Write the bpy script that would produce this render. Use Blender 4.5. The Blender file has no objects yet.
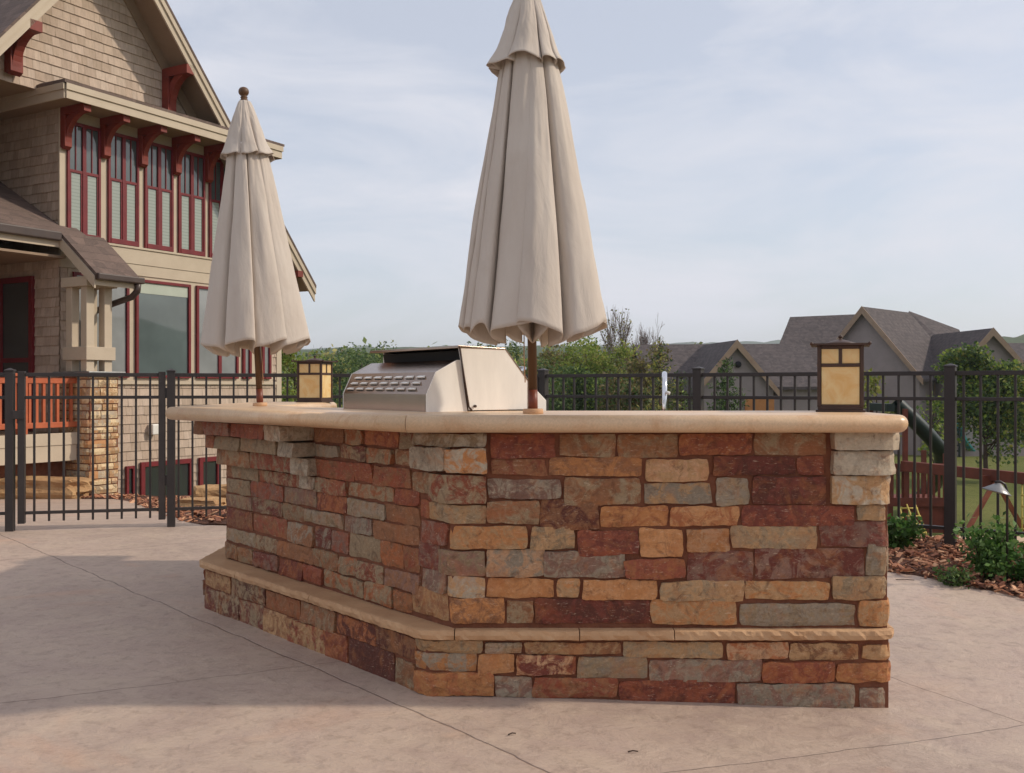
import bpy, bmesh, math, random
from mathutils import Vector, Matrix, noise

R = math.radians
random.seed(11)
scene = bpy.context.scene
COL = scene.collection

# ------------------------------------------------------------------ camera
cam_d = bpy.data.cameras.new('camera')
cam_d.sensor_width = 36.0
cam_d.lens = 35.16
cam_d.clip_start = 0.05
cam_d.clip_end = 9000
cam = bpy.data.objects.new('camera', cam_d)
COL.objects.link(cam)
cam.location = (0, 0, 1.2)
cam.rotation_euler = (R(90), 0, 0)
scene.camera = cam

# ------------------------------------------------------------------ light
SUN_EL, SUN_AZ = 36.0, 1.0           # azimuth from +X, negative towards the camera
sdir = Vector((math.cos(R(SUN_EL)) * math.cos(R(SUN_AZ)), math.cos(R(SUN_EL)) * math.sin(R(SUN_AZ)), math.sin(R(SUN_EL))))
sun_d = bpy.data.lights.new('sun', 'SUN')
sun_d.energy = 2.5
sun_d.angle = R(2.0)
sun_d.color = (1.0, 0.90, 0.75)
sun = bpy.data.objects.new('sun', sun_d)
COL.objects.link(sun)
sun.location = (20, -2, 20)
sun.rotation_euler = sdir.to_track_quat('Z', 'Y').to_euler()

world = bpy.data.worlds.new('World')
scene.world = world
world.use_nodes = True
wn = world.node_tree
for n in list(wn.nodes):
    wn.nodes.remove(n)
def wnode(t, **kw):
    n = wn.nodes.new(t)
    for k, v in kw.items():
        setattr(n, k, v)
    return n
wo = wnode('ShaderNodeOutputWorld')
bg = wnode('ShaderNodeBackground')
bg.inputs['Strength'].default_value = 0.128
sky = wnode('ShaderNodeTexSky', sky_type='NISHITA', sun_disc=False)
sky.sun_elevation = R(SUN_EL)
sky.sun_rotation = R(90 - SUN_AZ)
sky.altitude = 300
sky.air_density = 1.0
sky.dust_density = 2.0
sky.ozone_density = 1.0
tc = wnode('ShaderNodeTexCoord')
mp = wnode('ShaderNodeMapping')
mp.inputs['Scale'].default_value = (1.6, 1.6, 6.0)
mp.inputs['Rotation'].default_value = (R(6), R(-9), 0)
n1 = wnode('ShaderNodeTexNoise')
n1.inputs['Scale'].default_value = 2.1
n1.inputs['Detail'].default_value = 8
n1.inputs['Roughness'].default_value = 0.58
n1.inputs['Distortion'].default_value = 0.5
cr = wnode('ShaderNodeValToRGB')
cr.color_ramp.elements[0].position = 0.38
cr.color_ramp.elements[0].color = (0.58, 0.58, 0.58, 1)
cr.color_ramp.elements[1].position = 0.70
cr.color_ramp.elements[1].color = (1.0, 1.0, 1.0, 1)
mx = wnode('ShaderNodeMix', data_type='RGBA')
mx.inputs['B'].default_value = (5.55, 5.6, 6.05, 1)      # thin high cloud
wn.links.new(tc.outputs['Generated'], mp.inputs['Vector'])
wn.links.new(mp.outputs['Vector'], n1.inputs['Vector'])
wn.links.new(n1.outputs['Fac'], cr.inputs['Fac'])
wn.links.new(cr.outputs['Color'], mx.inputs['Factor'])
wn.links.new(sky.outputs['Color'], mx.inputs['A'])
wn.links.new(mx.outputs['Result'], bg.inputs['Color'])
wn.links.new(bg.outputs['Background'], wo.inputs['Surface'])

scene.view_settings.view_transform = 'Standard'
scene.view_settings.look = 'None'
scene.view_settings.exposure = 0.18
scene.view_settings.gamma = 1.0
scene.view_settings.use_curve_mapping = False
scene.cycles.use_denoising = True
scene.cycles.max_bounces = 8

# ------------------------------------------------------------------ helpers
def lin(c, a=None):
    """sRGB 0-255 triple to linear"""
    out = []
    for v in c[:3]:
        v = v / 255.0
        out.append(v / 12.92 if v <= 0.04045 else ((v + 0.055) / 1.055) ** 2.4)
    return tuple(out)

def tag(o, label=None, cat=None, group=None, kind=None):
    if label: o['label'] = label
    if cat: o['category'] = cat
    if group: o['group'] = group
    if kind: o['kind'] = kind
    return o

def empty(name, loc, label=None, cat=None, group=None, rz=0.0):
    o = bpy.data.objects.new(name, None)
    o.empty_display_size = 0.2
    COL.objects.link(o)
    o.location = loc
    o.rotation_euler = (0, 0, rz)
    return tag(o, label, cat, group)

WORLD_AT = {}
def wloc(o):
    v = Vector((0, 0, 0))
    while o is not None:
        v += Vector(o.location)
        o = o.parent
    return v

class MB:
    def __init__(self):
        self.v, self.f, self.c, self.c2, self.m = [], [], [], [], []
        self.usecol = False
        self.smooth = []
    def face(self, idx, col=None, col2=None, m=0, smooth=False):
        self.f.append(tuple(idx))
        self.c.append(col or (1, 1, 1)); self.c2.append(col2 or col or (1, 1, 1))
        self.m.append(m); self.smooth.append(smooth)
        if col: self.usecol = True
    def poly(self, pts, col=None, m=0):
        b = len(self.v)
        self.v += [tuple(p) for p in pts]
        self.face(range(b, b + len(pts)), col, None, m)
    def obox(self, o, a, b, c, col=None, m=0):
        """box from corner o along three edge vectors"""
        o, a, b, c = Vector(o), Vector(a), Vector(b), Vector(c)
        if a.cross(b).dot(c) < 0:
            a, b = b, a
        k = len(self.v)
        for w in (Vector((0, 0, 0)), c):
            for q in (Vector((0, 0, 0)), a, a + b, b):
                self.v.append(tuple(o + q + w))
        for q in ((0, 3, 2, 1), (4, 5, 6, 7), (0, 1, 5, 4), (1, 2, 6, 5), (2, 3, 7, 6), (3, 0, 4, 7)):
            self.face([k + i for i in q], col, None, m)
    def box(self, x0, x1, y0, y1, z0, z1, col=None, m=0):
        self.obox((x0, y0, z0), (x1 - x0, 0, 0), (0, y1 - y0, 0), (0, 0, z1 - z0), col, m)
    def prism(self, pts, ext, col=None, m=0):
        """closed polygon pts extruded by vector ext"""
        ext = Vector(ext)
        pts = [Vector(p) for p in pts]
        nrm = Vector((0, 0, 0))
        for i in range(len(pts)):
            nrm += pts[i].cross(pts[(i + 1) % len(pts)])
        if nrm.dot(ext) > 0:
            pts = pts[::-1]
        k = len(self.v); n = len(pts)
        self.v += [tuple(p) for p in pts] + [tuple(p + ext) for p in pts]
        self.face([k + i for i in range(n)], col, None, m)
        self.face([k + n + i for i in range(n - 1, -1, -1)], col, None, m)
        for i in range(n):
            j = (i + 1) % n
            self.face([k + j, k + i, k + n + i, k + n + j], col, None, m)
    def tube(self, pts, rad, seg=10, cap=True, col=None, smooth=True):
        pts = [Vector(p) for p in pts]
        rads = rad if isinstance(rad, (list, tuple)) else [rad] * len(pts)
        k = len(self.v)
        up = None
        for i, p in enumerate(pts):
            t = (pts[min(i + 1, len(pts) - 1)] - pts[max(i - 1, 0)]).normalized()
            if up is None:
                up = t.orthogonal().normalized()
            up = (up - t * up.dot(t)).normalized()
            w = t.cross(up)
            for j in range(seg):
                a = 2 * math.pi * j / seg
                self.v.append(tuple(p + (up * math.cos(a) + w * math.sin(a)) * rads[i]))
        for i in range(len(pts) - 1):
            for j in range(seg):
                j2 = (j + 1) % seg
                self.face([k + i * seg + j, k + i * seg + j2, k + (i + 1) * seg + j2, k + (i + 1) * seg + j], col, None, 0, smooth)
        if cap:
            self.face([k + j for j in range(seg - 1, -1, -1)], col)
            e = k + (len(pts) - 1) * seg
            self.face([e + j for j in range(seg)], col)
    def lathe(self, prof, c=(0, 0, 0), seg=20, col=None, smooth=True):
        """prof list of (r,z)"""
        k = len(self.v)
        for r, z in prof:
            for j in range(seg):
                a = 2 * math.pi * j / seg
                self.v.append((c[0] + r * math.cos(a), c[1] + r * math.sin(a), c[2] + z))
        for i in range(len(prof) - 1):
            for j in range(seg):
                j2 = (j + 1) % seg
                self.face([k + i * seg + j, k + i * seg + j2, k + (i + 1) * seg + j2, k + (i + 1) * seg + j], col, None, 0, smooth)
        self.face([k + j for j in range(seg - 1, -1, -1)], col)
        e = k + (len(prof) - 1) * seg
        self.face([e + j for j in range(seg)], col)
    def build(self, name, mat, parent=None, world=True, bevel=0.0, bseg=2):
        me = bpy.data.meshes.new(name)
        off = wloc(parent) if (parent is not None and world) else Vector((0, 0, 0))
        me.from_pydata([(x - off.x, y - off.y, z - off.z) for x, y, z in self.v], [], self.f)
        mats = mat if isinstance(mat, (list, tuple)) else [mat]
        for m in mats:
            me.materials.append(m)
        me.polygons.foreach_set('material_index', self.m)
        me.polygons.foreach_set('use_smooth', self.smooth)
        if self.usecol:
            for nm, src in (('col', self.c), ('col2', self.c2)):
                at = me.color_attributes.new(nm, 'FLOAT_COLOR', 'CORNER')
                buf = []
                for p, cc in zip(self.f, src):
                    buf += [cc[0], cc[1], cc[2], 1.0] * len(p)
                at.data.foreach_set('color', buf)
        me.update()
        o = bpy.data.objects.new(name, me)
        COL.objects.link(o)
        o.parent = parent
        if bevel:
            b = o.modifiers.new('bevel', 'BEVEL')
            b.width = bevel; b.segments = bseg; b.limit_method = 'ANGLE'; b.angle_limit = R(40)
        return o

def copy_tree(o, parent=None):
    c = o.copy()
    COL.objects.link(c)
    c.parent = parent
    for ch in list(o.children):
        copy_tree(ch, c)
    return c

def fbm(p, sc=1.0, oct=4):
    return noise.fractal(Vector(p) * sc, 1.0, 2.0, oct)

# ------------------------------------------------------------------ materials
class NT:
    def __init__(self, name):
        self.mat = bpy.data.materials.new(name)
        self.mat.use_nodes = True
        self.t = self.mat.node_tree
        self.b = self.t.nodes['Principled BSDF']
        self.out = self.t.nodes['Material Output']
    def n(self, typ, ins=None, **kw):
        x = self.t.nodes.new(typ)
        for k, v in kw.items():
            setattr(x, k, v)
        for k, v in (ins or {}).items():
            if hasattr(v, 'is_output'):
                self.t.links.new(v, x.inputs[k])
            else:
                x.inputs[k].default_value = v
        return x
    def link(self, a, b):
        self.t.links.new(a, b)
    def coord(self, scale=(1, 1, 1), rot=(0, 0, 0), kind='Object'):
        c = self.n('ShaderNodeTexCoord')
        m = self.n('ShaderNodeMapping', {'Vector': c.outputs[kind], 'Scale': scale, 'Rotation': rot})
        return m.outputs[0]
    def noise(self, vec, scale, detail=4, rough=0.5, dist=0.0):
        return self.n('ShaderNodeTexNoise', {'Vector': vec, 'Scale': scale, 'Detail': detail, 'Roughness': rough, 'Distortion': dist}).outputs['Fac']
    def ramp(self, fac, stops):
        r = self.n('ShaderNodeValToRGB', {'Fac': fac})
        e = r.color_ramp.elements
        while len(e) < len(stops):
            e.new(0.5)
        for i, (p, c) in enumerate(stops):
            e[i].position = p
            e[i].color = (c, c, c, 1) if isinstance(c, (int, float)) else tuple(c[:3]) + (1,)
        return r.outputs['Color']
    def mix(self, fac, a, b, blend='MIX'):
        m = self.n('ShaderNodeMix', data_type='RGBA', blend_type=blend)
        for key, v in (('Factor', fac), ('A', a), ('B', b)):
            sock = [s for s in m.inputs if s.name == key and (s.type == 'RGBA' or (key == 'Factor' and s.type == 'VALUE'))][0]
            if hasattr(v, 'is_output'):
                self.t.links.new(v, sock)
            else:
                sock.default_value = v if isinstance(v, (int, float)) else tuple(v[:3]) + (1,)
        return [s for s in m.outputs if s.type == 'RGBA'][0]
    def math(self, op, a, b=0.0, c=0.0):
        m = self.n('ShaderNodeMath', operation=op)
        for i, v in enumerate((a, b, c)):
            if hasattr(v, 'is_output'):
                self.t.links.new(v, m.inputs[i])
            else:
                m.inputs[i].default_value = v
        return m.outputs[0]
    def bump(self, h, strength=0.3, dist=0.01, prev=None):
        b = self.n('ShaderNodeBump', {'Height': h, 'Strength': strength, 'Distance': dist})
        if prev is not None:
            self.link(prev, b.inputs['Normal'])
        return b.outputs['Normal']
    def fin(self, color=None, rough=0.6, metal=0.0, normal=None, spec=0.5):
        for k, v in (('Base Color', color), ('Roughness', rough), ('Metallic', metal), ('Normal', normal), ('Specular IOR Level', spec)):
            if v is None:
                continue
            if hasattr(v, 'is_output'):
                self.link(v, self.b.inputs[k])
            else:
                self.b.inputs[k].default_value = v if isinstance(v, (int, float)) else tuple(v[:3]) + (1,)
        return self.mat

def m_mottled(name, c1, c2, scale=6, rough=0.6, bump=0.2, bdist=0.005, bscale=40, metal=0.0, spec=0.4, stretch=(1, 1, 1)):
    t = NT(name)
    v = t.coord(stretch)
    f = t.ramp(t.noise(v, scale, 6, 0.6), [(0.32, 0.0), (0.68, 1.0)])
    col = t.mix(f, lin(c1), lin(c2))
    nb = t.bump(t.noise(v, bscale, 5, 0.6), bump, bdist)
    return t.fin(col, rough, metal, nb, spec)

def m_stone(name='field_stone', stain=1.0):
    t = NT(name)
    v = t.coord()
    a1 = t.n('ShaderNodeAttribute', attribute_name='col').outputs['Color']
    a2 = t.n('ShaderNodeAttribute', attribute_name='col2').outputs['Color']
    f = t.ramp(t.noise(v, 14, 9, 0.72, 1.0), [(0.46, 0.0), (0.56, 1.0)])
    c = t.mix(f, a1, a2)
    # fine grain, rust streaks and pale scrapes
    g = t.ramp(t.noise(v, 70, 5, 0.7), [(0.3, 0.78), (0.7, 1.16)])
    c = t.mix(0.85, c, g, 'MULTIPLY')
    v2 = t.coord((1, 1, 4))
    pale = t.ramp(t.noise(v2, 34, 6, 0.72, 1.2), [(0.58, 0.0), (0.68, 1.0)])
    c = t.mix(t.math('MULTIPLY', pale, 0.55), c, lin((212, 188, 160)))
    dark = t.ramp(t.noise(v, 19, 8, 0.74, 1.0), [(0.33, 1.0), (0.47, 0.0)])
    c = t.mix(t.math('MULTIPLY', dark, 0.35 + 0.27 * stain), c, lin((74, 44, 32)))
    och = t.ramp(t.noise(v, 8.5, 6, 0.7, 1.0), [(0.52, 0.0), (0.66, 1.0)])
    c = t.mix(t.math('MULTIPLY', och, 0.38 * stain), c, lin((174, 112, 64)))
    rust = t.ramp(t.noise(v, 5.5, 4, 0.6, 0.8), [(0.55, 0.0), (0.70, 1.0)])
    c = t.mix(t.math('MULTIPLY', rust, 0.28 * stain), c, lin((168, 92, 48)))
    h1 = t.noise(v, 26, 8, 0.68)
    nb = t.bump(h1, 0.5, 0.010)
    nb = t.bump(t.noise(v, 120, 6, 0.7), 0.55, 0.005, nb)
    return t.fin(c, 0.72, 0, nb, 0.35)

def m_colattr(name, rough=0.7, grain=40, gs=0.25, bump=0.3, bdist=0.004, stretch=(1, 1, 1)):
    t = NT(name)
    v = t.coord(stretch)
    a1 = t.n('ShaderNodeAttribute', attribute_name='col').outputs['Color']
    g = t.ramp(t.noise(v, grain, 5, 0.65), [(0.3, 1.0 - gs), (0.7, 1.0 + gs)])
    c = t.mix(1.0, a1, g, 'MULTIPLY')
    nb = t.bump(t.noise(v, grain, 5, 0.65), bump, bdist)
    return t.fin(c, rough, 0, nb, 0.3)

def m_leaf(name, trans=0.35):
    t = NT(name)
    a1 = t.n('ShaderNodeAttribute', attribute_name='col').outputs['Color']
    t.fin(a1, 0.6, 0, None, 0.3)
    tr = t.n('ShaderNodeBsdfTranslucent', {'Color': a1})
    mxs = t.n('ShaderNodeMixShader', {'Fac': trans})
    t.link(t.b.outputs[0], mxs.inputs[1])
    t.link(tr.outputs[0], mxs.inputs[2])
    t.link(mxs.outputs[0], t.out.inputs['Surface'])
    return t.mat

def m_patio():
    t = NT('stamped_concrete')
    v = t.coord()
    big = t.ramp(t.noise(v, 0.55, 5, 0.6, 0.4), [(0.33, 0.0), (0.67, 1.0)])
    c = t.mix(big, lin((160, 139, 127)), lin((189, 165, 150)))
    mid = t.ramp(t.noise(v, 3.6, 8, 0.68, 0.6), [(0.35, 0.0), (0.66, 1.0)])
    c = t.mix(t.math('MULTIPLY', mid, 0.7), c, lin((194, 173, 153)))
    rel = t.ramp(t.noise(v, 15.0, 9, 0.76, 0.4), [(0.50, 0.0), (0.64, 1.0)])
    c = t.mix(t.math('MULTIPLY', rel, 0.42), c, lin((132, 113, 100)))
    vst = t.coord((1, 2.6, 1), (0, 0, R(40)))
    pale = t.ramp(t.noise(vst, 14, 9, 0.78, 0.7), [(0.60, 0.0), (0.70, 1.0)])
    c = t.mix(t.math('MULTIPLY', pale, 0.5), c, lin((216, 198, 182)))
    rs = t.ramp(t.noise(v, 1.1, 4, 0.6, 0.5), [(0.58, 0.0), (0.72, 1.0)])
    c = t.mix(t.math('MULTIPLY', rs, 0.5), c, lin((198, 154, 126)))
    sep = t.n('ShaderNodeSeparateXYZ', {'Vector': v})
    # tooled joints: (point, direction, width)
    wob = t.math('MULTIPLY', t.math('SUBTRACT', t.noise(v, 3.0, 3, 0.6), 0.5), 0.06)
    groove = None
    joints = [((0.0, 3.28), (0.652, -0.758), 0.006, None), ((-1.78, 3.86), (0.90, 0.436), 0.004, (-6, -0.2)),
              ((0.48, 3.16), (0.93, 0.36), 0.0035, (0.3, 6)), ((1.66, 4.26), (0.42, -0.9), 0.003, None),
              ((-4.6, 6.1), (0.80, 0.6), 0.004, (-9, -1.7))]
    for (px, py), (dx, dy), w, rng in joints:
        L = math.hypot(dx, dy); dx /= L; dy /= L
        d = t.math('ADD', t.math('MULTIPLY', sep.outputs['X'], -dy), t.math('MULTIPLY', sep.outputs['Y'], dx))
        d = t.math('ADD', t.math('SUBTRACT', d, -dy * px + dx * py), wob)
        g = t.math('SUBTRACT', 1.0, t.math('SMOOTH_MIN', t.math('DIVIDE', t.math('ABSOLUTE', d), w), 1.0, 0.3))
        g = t.math('MAXIMUM', g, 0.0)
        if rng:
            g = t.math('MULTIPLY', g, t.math('MULTIPLY', t.math('GREATER_THAN', sep.outputs['X'], rng[0]), t.math('LESS_THAN', sep.outputs['X'], rng[1])))
        groove = g if groove is None else t.math('MAXIMUM', groove, g)
    c = t.mix(t.math('MULTIPLY', groove, 0.75), c, lin((92, 70, 62)))
    h = t.math('ADD', t.math('MULTIPLY', t.noise(v, 6.0, 9, 0.66, 0.5), 1.0), t.math('MULTIPLY', t.noise(vst, 22, 7, 0.72, 0.5), 0.35))
    nb = t.bump(h, 0.55, 0.03)
    nb = t.bump(t.math('MULTIPLY', groove, -1.0), 0.8, 0.006, nb)
    nb = t.bump(t.noise(v, 90, 3, 0.6), 0.2, 0.004, nb)
    ro = t.ramp(t.noise(v, 3.3, 5, 0.6), [(0.3, 0.42), (0.7, 0.62)])
    return t.fin(c, ro, 0, nb, 0.4)

def m_grass():
    t = NT('lawn_grass')
    v = t.coord()
    f = t.ramp(t.noise(v, 0.25, 6, 0.65), [(0.35, 0.0), (0.65, 1.0)])
    c = t.mix(f, lin((86, 96, 48)), lin((112, 112, 62)))
    f2 = t.ramp(t.noise(v, 6, 6, 0.7), [(0.3, 0.7), (0.7, 1.25)])
    c = t.mix(1.0, c, f2, 'MULTIPLY')
    return t.fin(c, 0.9, 0, t.bump(t.noise(v, 25, 4, 0.7), 0.8, 0.05), 0.1)

def m_roof(name, c1, c2, row=0.14):
    t = NT(name)
    v = t.coord()
    sep = t.n('ShaderNodeSeparateXYZ', {'Vector': v})
    zr = t.math('DIVIDE', sep.outputs['Z'], row)
    fl = t.math('FLOOR', zr)
    fr = t.math('FRACT', zr)
    vv = t.n('ShaderNodeCombineXYZ', {'X': t.math('MULTIPLY', sep.outputs['X'], 1.0), 'Y': t.math('MULTIPLY', sep.outputs['Y'], 1.0), 'Z': t.math('MULTIPLY', fl, 3.17)}).outputs[0]
    tab = t.n('ShaderNodeTexVoronoi', {'Vector': vv, 'Scale': 5.5}).outputs['Color']
    tabf = t.n('ShaderNodeSeparateColor', {'Color': tab}).outputs[0]
    c = t.mix(tabf, lin(c1), lin(c2))
    edge = t.ramp(fr, [(0.0, 0.55), (0.12, 1.0)])
    c = t.mix(0.8, c, edge, 'MULTIPLY')
    g = t.ramp(t.noise(v, 30, 4, 0.7), [(0.3, 0.8), (0.7, 1.2)])
    c = t.mix(0.8, c, g, 'MULTIPLY')
    nb = t.bump(fr, 0.4, 0.02)
    return t.fin(c, 0.88, 0, t.bump(t.noise(v, 60, 3, 0.6), 0.4, 0.01, nb), 0.25)

def m_glass(name, base, blind=None, row=0.06):
    """window pane: glossy glass in front of a room or drawn blind"""
    t = NT(name)
    v = t.coord()
    c = None
    if blind is not None:
        sep = t.n('ShaderNodeSeparateXYZ', {'Vector': v})
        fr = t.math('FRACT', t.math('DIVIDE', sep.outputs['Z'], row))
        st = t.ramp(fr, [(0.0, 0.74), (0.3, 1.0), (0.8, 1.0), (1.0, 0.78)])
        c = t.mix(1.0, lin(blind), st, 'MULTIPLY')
    else:
        c = t.mix(t.ramp(t.noise(v, 1.2, 3), [(0.35, 0.0), (0.65, 1.0)]), lin(base), tuple(x * 1.5 for x in lin(base)))
    t.fin(c, 0.35, 0, None, 0.2)
    t.b.inputs['Coat Weight'].default_value = 1.0
    t.b.inputs['Coat Roughness'].default_value = 0.03
    t.b.inputs['Coat IOR'].default_value = 1.7
    return t.mat

def m_amber():
    t = NT('amber_art_glass')
    v = t.coord()
    f = t.ramp(t.noise(v, 9, 6, 0.6, 1.5), [(0.3, 0.0), (0.72, 1.0)])
    c = t.mix(f, lin((255, 236, 184)), lin((242, 198, 122)))
    t.fin(c, 0.22, 0, t.bump(t.noise(v, 30, 3), 0.1, 0.004), 0.5)
    tr = t.n('ShaderNodeBsdfTranslucent', {'Color': c})
    mxs = t.n('ShaderNodeMixShader', {'Fac': 0.35})
    t.link(t.b.outputs[0], mxs.inputs[1]); t.link(tr.outputs[0], mxs.inputs[2])
    t.link(mxs.outputs[0], t.out.inputs['Surface'])
    return t.mat

def m_cloth():
    t = NT('beige_canvas')
    v = t.coord((1, 1, 0.25))
    f = t.ramp(t.noise(v, 7, 6, 0.6), [(0.3, 0.0), (0.7, 1.0)])
    c = t.mix(f, lin((199, 186, 174)), lin((209, 198, 187)))
    v2 = t.coord()
    st = t.ramp(t.noise(v2, 3.2, 5, 0.65, 0.5), [(0.56, 0.0), (0.75, 1.0)])
    c = t.mix(t.math('MULTIPLY', st, 0.3), c, lin((178, 160, 144)))
    nb = t.bump(t.noise(t.coord((1, 1, 0.4), (R(12), R(8), 0)), 9, 5, 0.6, 0.6), 0.4, 0.02)
    nb = t.bump(t.noise(v2, 420, 2, 0.5), 0.15, 0.001, nb)
    t.fin(c, 0.85, 0, nb, 0.2)
    tr = t.n('ShaderNodeBsdfTranslucent', {'Color': c})
    mxs = t.n('ShaderNodeMixShader', {'Fac': 0.16})
    t.link(t.b.outputs[0], mxs.inputs[1]); t.link(tr.outputs[0], mxs.inputs[2])
    t.link(mxs.outputs[0], t.out.inputs['Surface'])
    return t.mat

def m_steel(name, base, rough, metal, streak=(1, 1, 1), sc=8):
    t = NT(name)
    v = t.coord(streak)
    f = t.ramp(t.noise(v, sc, 6, 0.65), [(0.3, 0.0), (0.7, 1.0)])
    c = t.mix(f, lin(base), tuple(x * 0.86 for x in lin(base)))
    r = t.ramp(t.noise(v, sc * 2, 5, 0.6), [(0.3, rough - 0.06), (0.7, rough + 0.08)])
    return t.fin(c, r, metal, t.bump(t.noise(v, sc * 4, 3, 0.6), 0.06, 0.002), 0.5)

def m_water_stain_counter():
    t = NT('honed_sandstone')
    v = t.coord()
    f = t.ramp(t.noise(v, 2.2, 7, 0.62, 0.6), [(0.33, 0.0), (0.68, 1.0)])
    c = t.mix(f, lin((206, 170, 132)), lin((216, 186, 152)))
    st = t.ramp(t.noise(v, 7, 7, 0.7, 1.0), [(0.52, 0.0), (0.68, 1.0)])
    c = t.mix(t.math('MULTIPLY', st, 0.5), c, lin((190, 138, 96)))
    g = t.ramp(t.noise(v, 120, 3, 0.7), [(0.3, 0.86), (0.7, 1.12)])
    c = t.mix(0.8, c, g, 'MULTIPLY')
    r = t.ramp(t.noise(v, 5, 4, 0.6), [(0.3, 0.30), (0.7, 0.46)])
    return t.fin(c, r, 0, t.bump(t.noise(v, 60, 4, 0.6), 0.12, 0.003), 0.45)

def m_door_rust():
    return m_mottled('orange_wood_door', (170, 110, 60), (186, 128, 76), 3, 0.6)

M = dict(
    stone=m_stone(), palestone=m_stone('pale_ledge_stone', 0.15), roller=m_mottled('pale_roller_blind', (176, 182, 168), (168, 174, 160), 3, 0.7), patio=m_patio(), grass=m_grass(), cloth=m_cloth(), amber=m_amber(), counter=m_water_stain_counter(),
    mortar=m_mottled('reddish_mortar', (128, 78, 54), (104, 62, 44), 18, 0.9, 0.6, 0.006, 90),
    ledge=m_mottled('ledge_sandstone', (196, 158, 120), (176, 136, 100), 5, 0.8, 0.6, 0.008, 45),
    mulch=m_mottled('bark_mulch_soil', (104, 66, 48), (70, 44, 34), 9, 0.95, 1.0, 0.03, 30),
    chips=m_colattr('bark_chip', 0.9, 60, 0.25),
    fence=m_mottled('bronze_fence_paint', (44, 38, 37), (56, 49, 46), 4, 0.42, 0.1, 0.002, 80),
    pole=m_mottled('stained_pole_wood', (98, 68, 44), (78, 54, 36), 4, 0.5, 0.2, 0.003, 30, stretch=(6, 6, 0.6)),
    red_pole=m_mottled('red_stained_wood', (124, 62, 40), (98, 46, 32), 5, 0.45, 0.2, 0.003, 30),
    ring=m_mottled('pale_collar_wood', (206, 164, 126), (190, 146, 108), 6, 0.55),
    iron=m_mottled('dark_bronze_lantern', (58, 40, 32), (76, 52, 40), 12, 0.45, 0.2, 0.002, 60),
    steel=m_steel('brushed_steel', (170, 150, 136), 0.17, 1.0, (30, 30, 1)),
    side=m_steel('satin_steel_side', (244, 238, 230), 0.5, 0.0, (3, 3, 0.6), 5),
    black=m_mottled('gap_shade_black', (16, 15, 15), (24, 22, 22), 8, 0.7),  # plain black, painted as shade in gaps and under the deck
    chrome=m_steel('polished_chrome', (225, 225, 228), 0.12, 1.0),
    siding=m_colattr('cedar_shingle', 0.85, 22, 0.14, 0.3, 0.006, (1, 1, 0.25)),
    trim=m_mottled('tan_painted_trim', (190, 174, 153), (181, 165, 144), 2.5, 0.65, 0.08, 0.002, 40),
    soffit=m_mottled('brown_tan_soffit', (150, 128, 106), (140, 118, 98), 2.5, 0.75),
    redtrim=m_mottled('red_window_trim', (118, 32, 36), (98, 24, 30), 4, 0.5, 0.08, 0.002, 40),
    redwood=m_mottled('red_stained_timber', (132, 54, 40), (108, 42, 32), 4, 0.6, 0.2, 0.003, 24),
    railwood=m_mottled('orange_stained_railing', (184, 98, 62), (162, 80, 48), 5, 0.6, 0.2, 0.003, 30),
    roof=m_roof('asphalt_shingles', (118, 100, 92), (98, 84, 78)),
    roof2=m_roof('far_asphalt_shingles', (96, 87, 86), (76, 70, 70), 0.2),
    glass=m_glass('dark_window_glass', (74, 84, 84)),
    blind=m_glass('window_with_blind', (0, 0, 0), (142, 149, 137), 0.06),
    glassu=m_glass('upper_window_glass', (66, 74, 74)),
    curt=m_glass('curtained_window_glass', (120, 122, 122)),
    glassd=m_glass('dim_window_glass', (38, 42, 42)),
    gutter=m_mottled('brown_gutter', (74, 60, 54), (64, 52, 48), 4, 0.4),
    white=m_mottled('white_plastic', (226, 222, 214), (214, 210, 202), 5, 0.4),
    stucco=m_mottled('grey_stucco', (150, 138, 136), (138, 128, 126), 1.5, 0.9),
    tantrim=m_mottled('brown_rake_board', (156, 134, 114), (142, 118, 98), 2, 0.8),
    play=m_mottled('redwood_play_timber', (118, 55, 38), (92, 43, 30), 3, 0.7, 0.2, 0.004, 20),
    slide=m_mottled('dark_green_plastic', (12, 28, 24), (18, 34, 30), 3, 0.4),
    teal=m_mottled('teal_plastic', (54, 140, 138), (66, 150, 146), 3, 0.4),
    legwood=m_mottled('lighter_play_timber', (156, 88, 60), (132, 70, 48), 3, 0.7, 0.2, 0.004, 20),
    yellow=m_mottled('yellow_rope', (206, 184, 96), (190, 168, 84), 20, 0.7),
    sand=m_mottled('pale_sand', (196, 168, 140), (178, 150, 124), 3, 0.95, 0.5, 0.02, 20),
    boulder=m_mottled('limestone_boulder', (186, 150, 106), (150, 112, 76), 3.2, 0.85, 0.9, 0.04, 9),
    bark=m_mottled('tree_bark', (84, 66, 54), (60, 48, 40), 10, 0.95, 0.6, 0.01, 30),
    twig=m_mottled('bare_twig', (140, 122, 112), (112, 96, 88), 10, 0.9),
    leaf=m_leaf('leaf'),
    hill=m_mottled('far_wooded_hill', (66, 78, 52), (86, 96, 66), 0.03, 0.95, 0.8, 2.0, 0.12),
    door=m_door_rust(),
    lampgrey=m_mottled('grey_lamp_metal', (140, 140, 140), (120, 120, 120), 8, 0.4, metal=0.6),
)
# ------------------------------------------------------------------ ground
def sm(a, b, x):
    t = max(0.0, min(1.0, (x - a) / (b - a)))
    return t * t * (3 - 2 * t)

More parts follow.
